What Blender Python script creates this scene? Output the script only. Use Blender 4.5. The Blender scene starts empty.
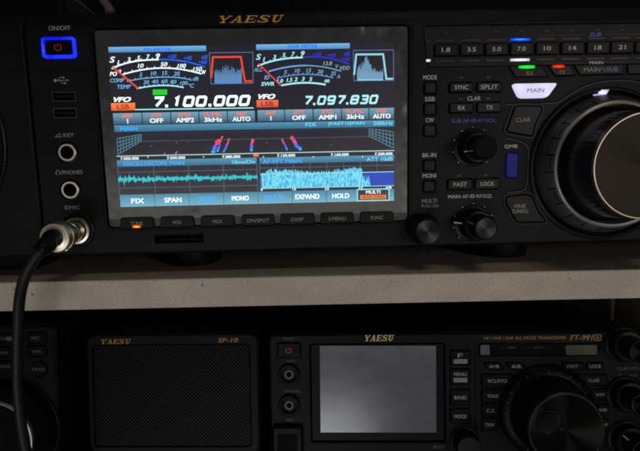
import bpy, bmesh, math, random
from mathutils import Vector, Matrix
random.seed(7)
S = 0.001                       # everything below is in millimetres
PI = math.pi
C = bpy.context.scene.collection
HUP = 300.0                     # height of the lens above the world origin (mm)

# ------------------------------------------------------------------ camera frame
FPX = 500.0
TH, RO = math.radians(7.93), math.radians(1.19)
Fv = Vector((0, math.cos(TH), -math.sin(TH))); Rv = Vector((1, 0, 0)); Uv = Rv.cross(Fv)
CR = Rv*math.cos(RO) - Uv*math.sin(RO); CU = Uv*math.cos(RO) + Rv*math.sin(RO)
CAM = Vector((0, 0, HUP))

class Plane:
    """a front face standing in the room: origin, yaw, lean; local x right, y inwards, z up"""
    def __init__(s, face_pt, yaw, tilt, zdrop):
        y, t = math.radians(yaw), math.radians(tilt)
        s.eul = (-t, 0, y)
        s.X = Vector((math.cos(y), math.sin(y), 0)); N = Vector((math.sin(y), -math.cos(y), 0)); Z = Vector((0, 0, 1))
        s.Z = Z*math.cos(t) - N*math.sin(t); s.N = N*math.cos(t) + Z*math.sin(t)
        s.O = Vector(face_pt) + CAM - s.Z*zdrop      # base of the face
    def __call__(s, u, v, h=0.0):
        d = CR*(u-320)/FPX + CU*(225.5-v)/FPX + Fv
        o = s.O + s.N*h
        t = (o-CAM).dot(s.N)/d.dot(s.N)
        p = CAM + d*t - s.O
        return p.dot(s.X), p.dot(s.Z)
    def w(s, u, v, h=0.0):
        x, z = s(u, v, h)
        return s.O + s.X*x + s.Z*z + s.N*h

P = Plane((-34.66, 281.5, 17.1), 1.51, 0.0, 82.1)           # large radio, z = 0 on the shelf
Q = Plane((32.82, 285.06, -140.3), -1.99, 6.456, 46.0)      # small devices, z = 0 at chassis bottom

# ------------------------------------------------------------------ materials
def lin(c):
    return tuple(((x/255)/12.92 if x/255 <= .04045 else ((x/255+.055)/1.055)**2.4) for x in c) + (1,)
def newmat(n):
    m = bpy.data.materials.new(n); m.use_nodes = True
    return m, m.node_tree.nodes, m.node_tree.links, m.node_tree.nodes['Principled BSDF']
def plastic(n, col, rough=.5, spec=.25, bump=.15, scale=2500, var=.25, dust=.5):
    m, N, L, b = newmat(n)
    b.inputs['Roughness'].default_value = rough
    b.inputs['Specular IOR Level'].default_value = spec
    tc = N.new('ShaderNodeTexCoord'); no = N.new('ShaderNodeTexNoise'); no.inputs['Scale'].default_value = scale
    no.inputs['Detail'].default_value = 3
    L.new(tc.outputs['Object'], no.inputs['Vector'])
    bu = N.new('ShaderNodeBump'); bu.inputs['Strength'].default_value = bump; bu.inputs['Distance'].default_value = .0002
    L.new(no.outputs['Fac'], bu.inputs['Height']); L.new(bu.outputs['Normal'], b.inputs['Normal'])
    n2 = N.new('ShaderNodeTexNoise'); n2.inputs['Scale'].default_value = 45; n2.inputs['Detail'].default_value = 6
    L.new(tc.outputs['Object'], n2.inputs['Vector'])
    mp = N.new('ShaderNodeMapRange'); mp.inputs[1].default_value = .3; mp.inputs[2].default_value = .7
    mp.inputs[3].default_value = 1-var; mp.inputs[4].default_value = 1+var
    L.new(n2.outputs['Fac'], mp.inputs[0])
    mx = N.new('ShaderNodeVectorMath'); mx.operation = 'SCALE'; mx.inputs[0].default_value = col
    L.new(mp.outputs[0], mx.inputs['Scale'])
    du = N.new('ShaderNodeTexNoise'); du.inputs['Scale'].default_value = 900; du.inputs['Detail'].default_value = 1; L.new(tc.outputs['Object'], du.inputs['Vector'])
    dr = N.new('ShaderNodeMapRange'); dr.inputs[1].default_value = .74; dr.inputs[2].default_value = .80; dr.inputs[3].default_value = 0; dr.inputs[4].default_value = dust; L.new(du.outputs['Fac'], dr.inputs[0])
    dm = N.new('ShaderNodeMix'); dm.data_type = 'RGBA'; dm.inputs['B'].default_value = (.11, .105, .095, 1)
    L.new(dr.outputs[0], dm.inputs['Factor']); L.new(mx.outputs[0], dm.inputs['A']); L.new(dm.outputs['Result'], b.inputs['Base Color'])
    m2 = N.new('ShaderNodeMapRange'); m2.inputs[3].default_value = rough-.07; m2.inputs[4].default_value = min(1, rough+.07)
    L.new(n2.outputs['Fac'], m2.inputs[0]); L.new(m2.outputs[0], b.inputs['Roughness'])
    return m
def metal(n, col, rough=.25, aniso=0):
    m, N, L, b = newmat(n)
    b.inputs['Base Color'].default_value = (*col, 1); b.inputs['Metallic'].default_value = 1
    b.inputs['Roughness'].default_value = rough
    if aniso:
        b.inputs['Anisotropic'].default_value = aniso
        t = N.new('ShaderNodeTangent'); t.direction_type = 'RADIAL'; t.axis = 'Y'
        L.new(t.outputs[0], b.inputs['Tangent'])
    return m
EM = {}
def emi(c, k=1.0):
    key = (c, k)
    if key not in EM:
        m = bpy.data.materials.new('lit_colour'); m.use_nodes = True
        N = m.node_tree.nodes; N.clear()
        e = N.new('ShaderNodeEmission'); e.inputs[0].default_value = lin(c); e.inputs[1].default_value = k
        o = N.new('ShaderNodeOutputMaterial'); m.node_tree.links.new(e.outputs[0], o.inputs[0])
        EM[key] = m
    return EM[key]
def paint(n, c, rough=.5):
    m, N, L, b = newmat(n); b.inputs['Base Color'].default_value = lin(c); b.inputs['Roughness'].default_value = rough
    b.inputs['Specular IOR Level'].default_value = .2
    return m
def led(c, k0, k1, seed=0, scale=0):
    m = bpy.data.materials.new('lamp_glow'); m.use_nodes = True; N, L = m.node_tree.nodes, m.node_tree.links; N.clear()
    tc = N.new('ShaderNodeTexCoord'); mp = N.new('ShaderNodeMapping'); mp.inputs['Location'].default_value = (-.5, 0, -.5); mp.inputs['Scale'].default_value = (1, 0, 1)
    L.new(tc.outputs['Generated'], mp.inputs[0]); ln = N.new('ShaderNodeVectorMath'); ln.operation = 'LENGTH'; L.new(mp.outputs[0], ln.inputs[0])
    mr = N.new('ShaderNodeMapRange'); mr.interpolation_type = 'SMOOTHSTEP'; mr.inputs[1].default_value = .5; mr.inputs[2].default_value = .05; mr.inputs[3].default_value = k0; mr.inputs[4].default_value = k1; L.new(ln.outputs['Value'], mr.inputs[0])
    e = N.new('ShaderNodeEmission'); e.inputs[0].default_value = lin(c); L.new(mr.outputs[0], e.inputs[1])
    if scale:
        no = N.new('ShaderNodeTexNoise'); no.inputs['Scale'].default_value = scale; L.new(tc.outputs['Object'], no.inputs['Vector'])
        m2 = N.new('ShaderNodeMapRange'); m2.inputs[1].default_value = .35; m2.inputs[2].default_value = .65; m2.inputs[3].default_value = k0; m2.inputs[4].default_value = k1; L.new(no.outputs['Fac'], m2.inputs[0]); L.new(m2.outputs[0], e.inputs[1])
    o = N.new('ShaderNodeOutputMaterial'); L.new(e.outputs[0], o.inputs[0]); return m
M = {}
M['panel'] = plastic('black_panel', (.0052, .0053, .0068), .5, .17)
M['strip'] = plastic('brow_plastic', (.008, .0078, .0075), .48, .22)
M['body'] = plastic('black_case_paint', (.004, .004, .004), .6, .1)
M['btn'] = plastic('button_rubber', (.0045, .0045, .0045), .40, .2, .08)
M['gloss'] = plastic('gloss_black', (.004, .004, .004), .16, .5, .02)
M['knob'] = plastic('knob_rubber', (.004, .004, .004), .42, .22, .1)
M['low'] = plastic('satin_dark_plastic', (.0042, .0042, .0054), .5, .12)
M['lowbtn'] = plastic('low_button_plastic', (.003, .003, .003), .42, .10, .08)
M['void'] = plastic('deep_black', (.002, .002, .002), .7, .1)
M['ring'] = plastic('anodised_ring', (.045, .043, .05), .42, .5, .04)
M['cable'] = plastic('rubber_cable', (.011, .0125, .011), .5, .25, .1)
M['indic'] = plastic('unlit_lens', (.022, .022, .026), .35, .3, .02)
M['chrome'] = metal('polished_metal', (.80, .73, .60), .27)
M['jack'] = metal('nickel_ring', (.78, .69, .52), .36)
M['disc'] = metal('spun_dark_metal', (.0085, .0072, .0058), .22, .92)
M['capdisc'] = metal('knob_cap_metal', (.035, .035, .036), .36, .85)
M['white'] = paint('white_print', (200, 198, 190)); M['dimw'] = paint('dim_print', (150, 148, 142))
M['fade'] = paint('faint_print', (88, 86, 84))
M['bluep'] = paint('blue_print', (95, 105, 190)); M['cyanp'] = paint('cyan_print', (100, 150, 180))
M['gold'] = paint('gold_lettering', (225, 165, 80), .4)
M['goldp'] = paint('gold_print', (165, 126, 72))
M['qmb'] = plastic('blue_button', (.022, .034, .32), .45, .12, .08)
M['pads'] = plastic('satin_band', (.075, .072, .082), .4, .5, .05)
M['edge'] = metal('dull_edge_metal', (.42, .37, .30), .38)
M['dialr'] = plastic('dial_rubber', (.010, .0098, .0095), .36, .6, .1)
M['usbm'] = metal('dull_port_metal', (.25, .24, .22), .4)
M['bezel'] = plastic('display_surround', (.026, .027, .031), .2, .5, .02)  # base colour lifted to stand for the display's glow
M['goldb'] = paint('pale_gold_print', (235, 205, 150))
M['rim'] = metal('satin_steel_rim', (.85, .82, .76), .48)
M['lowdisc'] = metal('small_dial_metal', (.018, .017, .016), .27, .9)
M['hatch'] = plastic('moulded_mark', (.05, .05, .055), .5, .2)
M['redp'] = paint('red_print', (190, 50, 40))

def dots(n, base, dot, pitch, thr, rot=45, bumpk=.5, z=1.0, spec=.3):
    m, N, L, b = newmat(n)
    tc = N.new('ShaderNodeTexCoord'); mp = N.new('ShaderNodeMapping')
    mp.inputs['Rotation'].default_value = (0, math.radians(rot), 0); mp.inputs['Scale'].default_value = (1/(pitch*S),)*3
    vo = N.new('ShaderNodeTexVoronoi'); vo.voronoi_dimensions = '2D'; vo.inputs['Randomness'].default_value = 0; vo.inputs['Scale'].default_value = 1
    se = N.new('ShaderNodeSeparateXYZ'); co = N.new('ShaderNodeCombineXYZ')
    L.new(tc.outputs['Object'], mp.inputs[0]); L.new(mp.outputs[0], se.inputs[0])
    L.new(se.outputs[0], co.inputs[0]); L.new(se.outputs[2], co.inputs[1]); L.new(co.outputs[0], vo.inputs['Vector'])
    r = N.new('ShaderNodeMapRange'); r.inputs[1].default_value = thr; r.inputs[2].default_value = thr+.08
    L.new(vo.outputs['Distance'], r.inputs[0])
    mx = N.new('ShaderNodeMix'); mx.data_type = 'RGBA'
    mx.inputs['A'].default_value = (*dot, 1); mx.inputs['B'].default_value = (*base, 1)
    L.new(r.outputs[0], mx.inputs['Factor']); L.new(mx.outputs['Result'], b.inputs['Base Color'])
    b.inputs['Roughness'].default_value = .5; b.inputs['Specular IOR Level'].default_value = spec
    ms = N.new('ShaderNodeMath'); ms.operation = 'MULTIPLY'; ms.inputs[1].default_value = spec; L.new(r.outputs[0], ms.inputs[0])
    if bumpk > .9: L.new(ms.outputs[0], b.inputs['Specular IOR Level'])
    bu = N.new('ShaderNodeBump'); bu.inputs['Strength'].default_value = bumpk; bu.inputs['Distance'].default_value = .0003
    L.new(r.outputs[0], bu.inputs['Height']); L.new(bu.outputs['Normal'], b.inputs['Normal'])
    return m
M['dots'] = dots('stippled_plastic', (.0058, .0058, .0068), (.034, .033, .039), 1.15, .22, 45, .5, spec=.16)
M['grille'] = dots('perforated_grille', (.0036, .0036, .0044), (.0001, .0001, .0001), 1.62, .28, 45, 1.0, spec=.17)

def shelf_mat():
    m, N, L, b = newmat('speckled_laminate')
    tc = N.new('ShaderNodeTexCoord')
    a = N.new('ShaderNodeTexNoise'); a.inputs['Scale'].default_value = 1500; a.inputs['Detail'].default_value = 5; a.inputs['Roughness'].default_value = .75
    c = N.new('ShaderNodeTexNoise'); c.inputs['Scale'].default_value = 60; c.inputs['Detail'].default_value = 4
    mp = N.new('ShaderNodeMapping'); mp.inputs['Scale'].default_value = (.55, 1, 1)
    L.new(tc.outputs['Object'], mp.inputs[0]); L.new(mp.outputs[0], a.inputs['Vector']); L.new(mp.outputs[0], c.inputs['Vector'])
    r = N.new('ShaderNodeValToRGB'); e = r.color_ramp.elements
    e[0].position = .30; e[0].color = (.31, .262, .205, 1); e[1].position = .68; e[1].color = (.66, .585, .485, 1)
    k = e.new(.47); k.color = (.50, .434, .352, 1)
    L.new(a.outputs['Fac'], r.inputs[0])
    r2 = N.new('ShaderNodeMapRange'); r2.inputs[1].default_value = .3; r2.inputs[2].default_value = .7; r2.inputs[3].default_value = .88; r2.inputs[4].default_value = 1.1
    L.new(c.outputs['Fac'], r2.inputs[0])
    v = N.new('ShaderNodeVectorMath'); v.operation = 'SCALE'; L.new(r.outputs[0], v.inputs[0]); L.new(r2.outputs[0], v.inputs['Scale'])
    # sparse dark flecks
    f = N.new('ShaderNodeTexVoronoi'); f.inputs['Scale'].default_value = 75; L.new(tc.outputs['Object'], f.inputs['Vector'])
    fr = N.new('ShaderNodeMapRange'); fr.inputs[1].default_value = .03; fr.inputs[2].default_value = .07; fr.inputs[3].default_value = .35; fr.inputs[4].default_value = 1
    L.new(f.outputs['Distance'], fr.inputs[0])
    v2 = N.new('ShaderNodeVectorMath'); v2.operation = 'SCALE'; L.new(v.outputs[0], v2.inputs[0]); L.new(fr.outputs[0], v2.inputs['Scale'])
    L.new(v2.outputs[0], b.inputs['Base Color'])
    b.inputs['Roughness'].default_value = .55; b.inputs['Specular IOR Level'].default_value = .25
    bu = N.new('ShaderNodeBump'); bu.inputs['Strength'].default_value = .25; bu.inputs['Distance'].default_value = .0003
    L.new(a.outputs['Fac'], bu.inputs['Height']); L.new(bu.outputs['Normal'], b.inputs['Normal'])
    return m
M['shelf'] = shelf_mat()

def film_mat():
    m = bpy.data.materials.new('clear_protective_film'); m.use_nodes = True
    N, L = m.node_tree.nodes, m.node_tree.links; N.clear()
    g = N.new('ShaderNodeBsdfGlossy'); g.inputs['Roughness'].default_value = .26; g.inputs['Color'].default_value = (1, .97, .9, 1)
    d = N.new('ShaderNodeBsdfDiffuse'); d.inputs['Color'].default_value = (.6, .62, .66, 1)
    t = N.new('ShaderNodeBsdfTransparent')
    no = N.new('ShaderNodeTexNoise'); no.inputs['Scale'].default_value = 70; no.inputs['Detail'].default_value = 5
    tc = N.new('ShaderNodeTexCoord'); L.new(tc.outputs['Object'], no.inputs['Vector'])
    bu = N.new('ShaderNodeBump'); bu.inputs['Strength'].default_value = .13; bu.inputs['Distance'].default_value = .001
    L.new(no.outputs['Fac'], bu.inputs['Height']); L.new(bu.outputs['Normal'], g.inputs['Normal'])
    m1 = N.new('ShaderNodeMixShader'); m1.inputs[0].default_value = .32; L.new(g.outputs[0], m1.inputs[1]); L.new(d.outputs[0], m1.inputs[2])  # diffuse share adds haze in place of glow round the display
    m2 = N.new('ShaderNodeMixShader'); m2.inputs[0].default_value = .10
    L.new(t.outputs[0], m2.inputs[1]); L.new(m1.outputs[0], m2.inputs[2])
    o = N.new('ShaderNodeOutputMaterial'); L.new(m2.outputs[0], o.inputs[0])
    return m
M['film'] = film_mat()
def glass_screen(n, col, rough, spec):
    m, N, L, b = newmat(n); b.inputs['Base Color'].default_value = (*col, 1)
    b.inputs['Specular IOR Level'].default_value = spec
    t2 = N.new('ShaderNodeTexCoord'); mq = N.new('ShaderNodeMapping'); mq.inputs['Scale'].default_value = (1, 1, 2.6); mq.inputs['Rotation'].default_value = (0, .6, 0); L.new(t2.outputs['Object'], mq.inputs[0])
    ns = N.new('ShaderNodeTexNoise'); ns.inputs['Scale'].default_value = 42; ns.inputs['Detail'].default_value = 7; ns.inputs['Roughness'].default_value = .65; L.new(mq.outputs[0], ns.inputs['Vector'])
    ms_ = N.new('ShaderNodeMapRange'); ms_.inputs[1].default_value = .3; ms_.inputs[2].default_value = .7; ms_.inputs[3].default_value = rough-.02; ms_.inputs[4].default_value = rough+.05; L.new(ns.outputs['Fac'], ms_.inputs[0]); L.new(ms_.outputs[0], b.inputs['Roughness'])
    no = N.new('ShaderNodeTexNoise'); no.inputs['Scale'].default_value = 1800; tc = N.new('ShaderNodeTexCoord'); L.new(tc.outputs['Object'], no.inputs['Vector'])
    bu = N.new('ShaderNodeBump'); bu.inputs['Strength'].default_value = .03; bu.inputs['Distance'].default_value = .0001
    L.new(no.outputs['Fac'], bu.inputs['Height']); L.new(bu.outputs['Normal'], b.inputs['Normal'])
    return m
M['offscreen'] = glass_screen('matt_film_screen', (.12, .121, .145), .17, 1.0)

# ------------------------------------------------------------------ mesh helpers
def off(poly, d):
    n = len(poly); out = []
    A = sum(poly[i][0]*poly[(i+1) % n][1]-poly[(i+1) % n][0]*poly[i][1] for i in range(n))
    sg = 1 if A > 0 else -1
    for i in range(n):
        p0, p1, p2 = Vector(poly[i-1]), Vector(poly[i]), Vector(poly[(i+1) % n])
        a = (p1-p0); b = (p2-p1)
        if a.length < 1e-6: a = b
        if b.length < 1e-6: b = a
        a.normalize(); b.normalize()
        na = Vector((a.y, -a.x))*sg; nb = Vector((b.y, -b.x))*sg
        m = na+nb
        if m.length < 1e-6: m = na
        m.normalize(); k = max(.4, m.dot(na))
        q = p1+m*(d/k); out.append((q.x, q.y))
    return out
def rpoly(pts, r, n=4):
    out = []; N_ = len(pts)
    for i in range(N_):
        p0, p1, p2 = Vector(pts[i-1]), Vector(pts[i]), Vector(pts[(i+1) % N_])
        a = p0-p1; b = p2-p1
        rr = min(r, a.length*.45, b.length*.45)
        s_, e_ = p1+a.normalized()*rr, p1+b.normalized()*rr
        for k in range(n+1):
            t = k/n; q = s_*(1-t)**2+p1*2*t*(1-t)+e_*t*t; out.append((q.x, q.y))
    return out
def rrect(cx, cz, w, h, r, n=4):
    return rpoly([(cx-w/2, cz-h/2), (cx+w/2, cz-h/2), (cx+w/2, cz+h/2), (cx-w/2, cz+h/2)], r, n)
def circ(cx, cz, r, n=48):
    return [(cx+r*math.cos(2*PI*i/n), cz+r*math.sin(2*PI*i/n)) for i in range(n)]
class MB:
    def __init__(s): s.v = []; s.f = []; s.mi = []; s.mats = []; s.k = 0
    def m(s, mat):
        if mat not in s.mats: s.mats.append(mat)
        return s.mats.index(mat)
    def add(s, vs, fs, mat):
        o = len(s.v); s.v += [tuple(x) for x in vs]; i = s.m(mat)
        for f in fs: s.f.append([a+o for a in f]); s.mi.append(i)
    def prism(s, ol, y0, y1, mat, ch=0, cap1=True):
        n = len(ol); ring = []
        if ch > 0: ring.append((off(ol, -ch), y0)); ring.append((ol, y0+ch))
        else: ring.append((ol, y0))
        ring.append((ol, y1)); vs = []; fs = []
        for o_, y in ring: vs += [(x, y, z) for x, z in o_]
        for k in range(len(ring)-1):
            for i in range(n): fs.append([k*n+i, k*n+(i+1) % n, (k+1)*n+(i+1) % n, (k+1)*n+i])
        fs.append(list(range(n)))
        if cap1: fs.append([(len(ring)-1)*n+i for i in range(n)][::-1])
        s.add(vs, fs, mat)
    def frame(s, oo, ii, y0, y1, mat):
        n = len(oo); vs = [(x, y0, z) for x, z in oo]+[(x, y0, z) for x, z in ii]+[(x, y1, z) for x, z in oo]+[(x, y1, z) for x, z in ii]; fs = []
        for i in range(n):
            j = (i+1) % n
            fs += [[i, j, n+j, n+i], [2*n+i, 3*n+i, 3*n+j, 2*n+j], [i, 2*n+i, 2*n+j, j], [n+i, n+j, 3*n+j, 3*n+i]]
        s.add(vs, fs, mat)
    def box(s, x0, x1, y0, y1, z0, z1, mat, ch=0):
        s.prism([(x0, z0), (x1, z0), (x1, z1), (x0, z1)], y0, y1, mat, ch)
    def lathe(s, cx, cz, prof, mat, n=64, mod=None, mats=None):
        base = len(s.v); idx = []
        for k, (r, y) in enumerate(prof):
            if r < 1e-6: s.v.append((cx, y, cz)); idx.append([len(s.v)-1]*n)
            else:
                row = []
                for i in range(n):
                    a = 2*PI*i/n; rr = r*(mod(i, k) if mod else 1)
                    s.v.append((cx+rr*math.cos(a), y, cz+rr*math.sin(a))); row.append(len(s.v)-1)
                idx.append(row)
        for k in range(len(prof)-1):
            mi = s.m(mats[k] if mats else mat)
            for i in range(n):
                j = (i+1) % n; q = [idx[k][i], idx[k][j], idx[k+1][j], idx[k+1][i]]
                q2 = []
                for a in q:
                    if a not in q2: q2.append(a)
                if len(q2) > 2: s.f.append(q2); s.mi.append(mi)
    def flat(s, pts, y, mat): s.add([(x, y, z) for x, z in pts], [list(range(len(pts)))], mat)
    def stroke(s, pts, w, y, mat, closed=False):
        """flat line of width w, joints mitred"""
        s.k += 1; y = y-.003*(s.k % 7)
        n = len(pts); L_ = []; R_ = []
        ws = w if isinstance(w, (list, tuple)) else [w]*n
        for i in range(n):
            p = Vector(pts[i])
            a = p-Vector(pts[i-1]) if (i > 0 or closed) else None
            b = Vector(pts[(i+1) % n])-p if (i < n-1 or closed) else None
            a = a or b; b = b or a
            if a.length < 1e-9: a = b
            if b.length < 1e-9: b = a
            a = a.normalized(); b = b.normalized(); na = Vector((-a.y, a.x)); nb = Vector((-b.y, b.x)); m = na+nb
            if m.length < 1e-3: m = na
            m.normalize(); k = max(.45, m.dot(na)); q = m*(ws[i]/2/k)
            L_.append(p+q); R_.append(p-q)
        vs = [(q.x, y, q.y) for q in L_+R_]; e = n if closed else n-1
        s.add(vs, [[i, (i+1) % n, n+(i+1) % n, n+i] for i in range(e)], mat)
    def tube(s, pts, r, mat, n=12, capped=True):
        pts = [Vector(p) for p in pts]; rows = []; N_ = len(pts); up = None
        for i, p in enumerate(pts):
            t = (pts[min(i+1, N_-1)]-pts[max(i-1, 0)]).normalized()
            if up is None: up = t.orthogonal().normalized()
            up = (up-t*up.dot(t)).normalized(); sd = t.cross(up)
            rr = r[i] if isinstance(r, (list, tuple)) else r
            row = []
            for k in range(n):
                a = 2*PI*k/n; q = p+(up*math.cos(a)+sd*math.sin(a))*rr; s.v.append(tuple(q)); row.append(len(s.v)-1)
            rows.append(row)
        mi = s.m(mat)
        for i in range(N_-1):
            for k in range(n):
                j = (k+1) % n; s.f.append([rows[i][k], rows[i][j], rows[i+1][j], rows[i+1][k]]); s.mi.append(mi)
        if capped: s.f.append(rows[0][::-1]); s.mi.append(mi); s.f.append(rows[-1]); s.mi.append(mi)
    def text(s, t, cx, cz, w, h, y, mat, bold=0.0, shear=0.0, fit=True):
        """text fitted into a box w x h (mm) centred on cx, cz; w=None keeps the font's own width"""
        cu = bpy.data.curves.new('t', 'FONT'); cu.body = t; cu.size = 10; cu.shear = shear; cu.resolution_u = 3
        ob = bpy.data.objects.new('t', cu); C.objects.link(ob)
        dg = bpy.context.evaluated_depsgraph_get(); me = bpy.data.meshes.new_from_object(ob.evaluated_get(dg))
        vs = [v.co.copy() for v in me.vertices]; fs = [list(p.vertices) for p in me.polygons]
        bpy.data.objects.remove(ob); bpy.data.curves.remove(cu); bpy.data.meshes.remove(me)
        if not vs: return
        x0, x1 = min(v.x for v in vs), max(v.x for v in vs); y0, y1 = min(v.y for v in vs), max(v.y for v in vs)
        sy = h/(y1-y0); sx = (w/(x1-x0)) if w else sy
        d = bold*h*1.6
        for k, (ox, oz) in enumerate([(0, 0)] if bold < .004 else [(-d, 0), (d, 0), (0, d*.6)] if bold < .018 else [(-d, -d*.5), (d, -d*.5), (-d, d*.5), (d, d*.5), (0, 0)]):
            s.add([(cx+ox+(v.x-(x0+x1)/2)*sx, y-k*.0015, cz+oz+(v.y-(y0+y1)/2)*sy) for v in vs], fs, mat)
def obj(name, mb, parent=None, flip=False, smooth=35, label=None):
    me = bpy.data.meshes.new(name)
    me.from_pydata([(x*S, y*S, z*S) for x, y, z in mb.v], [], mb.f)
    for m in mb.mats: me.materials.append(m)
    me.polygons.foreach_set('material_index', mb.mi)
    bm = bmesh.new(); bm.from_mesh(me); bmesh.ops.recalc_face_normals(bm, faces=bm.faces); bm.to_mesh(me); bm.free()
    me.polygons.foreach_set('use_smooth', [True]*len(me.polygons)); me.set_sharp_from_angle(angle=math.radians(smooth))
    o = bpy.data.objects.new(name, me); C.objects.link(o)
    if parent: o.parent = parent
    if label: o['label'] = label
    return o
def thing(name, label, cat, loc=(0, 0, 0), rot=(0, 0, 0), group=None):
    o = bpy.data.objects.new(name, None); C.objects.link(o); o.empty_display_size = .02
    o.location = [a*S for a in loc]; o.rotation_euler = rot; o['label'] = label; o['category'] = cat
    if group: o['group'] = group
    return o
def cut(o, mb):
    """subtract real openings from a shell"""
    c = obj('cutter', mb, o.parent); md = o.modifiers.new('b', 'BOOLEAN'); md.operation = 'DIFFERENCE'; md.object = c; md.solver = 'EXACT'; md.use_self = True
    n0_ = len(o.data.polygons); bpy.context.view_layer.update()
    dg = bpy.context.evaluated_depsgraph_get(); me = bpy.data.meshes.new_from_object(o.evaluated_get(dg))
    print('CUT', o.name, n0_, len(me.polygons))
    o.modifiers.clear(); old = o.data; nm = old.name; o.data = me; bpy.data.meshes.remove(old); me.name = nm
    me.polygons.foreach_set('use_smooth', [True]*len(me.polygons)); me.set_sharp_from_angle(angle=math.radians(30))
    cm = c.data; bpy.data.objects.remove(c); bpy.data.meshes.remove(cm)
def legend(t, cx, cz, w, h, parent, y=-.05, mat='white', bold=.01, name='printed_legend', shear=0):
    mb = MB(); mb.text(t, cx, cz, w, h, y, M[mat], bold, shear); return obj(name, mb, parent)

# serif wordmark drawn by hand
def wordmark(mb, x0, z0, w, h, y, mat, shear=.28):
    G = {
     'Y': [([(.16, .96), (.58, .42)], .28), ([(1.06, .96), (.64, .42)], .13), ([(.61, .5), (.61, 0)], .26), ([(0, .95), (.46, .95)], .11), ([(.84, .95), (1.24, .95)], .11), ([(.32, .05), (.9, .05)], .11)],
     'A': [([(.2, .03), (.64, .98)], .12), ([(.62, 1), (1.0, .03)], .28), ([(.35, .32), (.88, .32)], .1), ([(0, .05), (.42, .05)], .11), ([(.68, .05), (1.24, .05)], .11)],
     'E': [([(.32, 0), (.32, 1)], .28), ([(.08, .945), (1.12, .945)], .11), ([(1.08, 1), (1.08, .7)], .1), ([(.3, .5), (.82, .5)], .1), ([(.82, .66), (.82, .34)], .09), ([(.08, .055), (1.16, .055)], .11), ([(1.12, 0), (1.12, .33)], .1)],
     'S': [([(1.02, .72), (.92, .9), (.62, .955), (.34, .9), (.24, .75), (.36, .6), (.64, .5), (.92, .4), (1.02, .25), (.9, .1), (.6, .045), (.3, .1), (.18, .28)], [.1, .12, .12, .17, .22, .25, .26, .25, .22, .17, .12, .12, .1]), ([(1.06, 1), (1.06, .66)], .08), ([(.13, 0), (.13, .34)], .08)],
     'U': [([(.32, .98), (.32, .36), (.4, .14), (.62, .06), (.86, .14), (.94, .34), (.94, .98)], [.28, .28, .22, .14, .12, .12, .12]), ([(.05, .95), (.6, .95)], .11), ([(.74, .95), (1.16, .95)], .11)]}
    sc = w/(5*1.3-.05+shear); x = 0
    for ch in 'YAESU':
        for pts, wd in G[ch]:
            q = [(x0+(x+px+pz*shear)*sc, z0+pz*h) for px, pz in pts]
            wm = [a*min(sc, h) for a in wd] if isinstance(wd, list) else wd*min(sc, h)
            mb.stroke(q, wm, y, mat)
        x += 1.3
# square display digits
DG = {'0': [([(.12, 0), (.88, 0), (1, .12), (1, .88), (.88, 1), (.12, 1), (0, .88), (0, .12)], True)],
      '1': [([(.35, .82), (.62, 1), (.62, 0)], False)], '7': [([(0, 1), (1, 1), (1, .85), (.4, 0)], False)],
      '9': [([(1, .45), (.1, .45), (0, .55), (0, .9), (.1, 1), (.9, 1), (1, .9), (1, .1), (.9, 0), (.05, 0)], False)],
      '8': [([(.12, 0), (.88, 0), (1, .12), (1, .88), (.88, 1), (.12, 1), (0, .88), (0, .12)], True), ([(0, .52), (1, .52)], False)],
      '3': [([(0, 1), (.9, 1), (1, .9), (1, .1), (.9, 0), (0, 0)], False), ([(.2, .52), (1, .52)], False)]}
def digits(mb, t, x0, z0, w, h, y, mat, lw, shear=.28):
    units = sum(.45 if c == '.' else 1.0 for c in t); gw = (w-shear*h)/units; x = x0
    for c in t:
        if c == '.': mb.stroke([(x+.1*gw, z0+lw*.5), (x+.1*gw+lw*1.1, z0+lw*.5)], lw*1.1, y, mat); x += .45*gw
        else:
            for pts, cl in DG[c]:
                mb.stroke([(x+lw*.5+px*(gw*.86-lw)+(lw*.5+pz*(h-lw))*shear, z0+lw*.5+pz*(h-lw)) for px, pz in pts], lw, y, mat, cl)
            x += gw

def button(name, parent, ol, h, mat='btn', leg=None, lw=None, lh=1.9, lmat='white', well=None, gap=.45, depth=2.6, ch=.35, lx=0, lz=0, fr=0.0, llabel=None):
    """button in its own well; leg = lettering on its top"""
    mb = MB(); mb.prism(ol, -h, depth-.2+fr, M[mat] if isinstance(mat, str) else mat, ch); o = obj(name, mb, parent, label=llabel)
    if well is not None: well.prism(off(ol, gap), -8, depth+fr, M['void'])
    if leg:
        cx = (min(p[0] for p in ol)+max(p[0] for p in ol))/2+lx; cz = (min(p[1] for p in ol)+max(p[1] for p in ol))/2+lz
        legend(leg, cx, cz, lw, lh, o, -h-.03, lmat, .008, 'legend')
    return o

# =================================================================== THE LARGE TRANSCEIVER
T = thing('radio_transceiver', 'large black radio transceiver on the upper shelf, its lit colour display reading 7.100.000', 'radio', P.O, P.eul)
xL = P(33, 130)[0]; xR = xL+420; zB = P(320, 250)[1]; zT = P(320, 8.5)[1]; zS = P(320, 24.5)[1]
well = MB()
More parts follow.
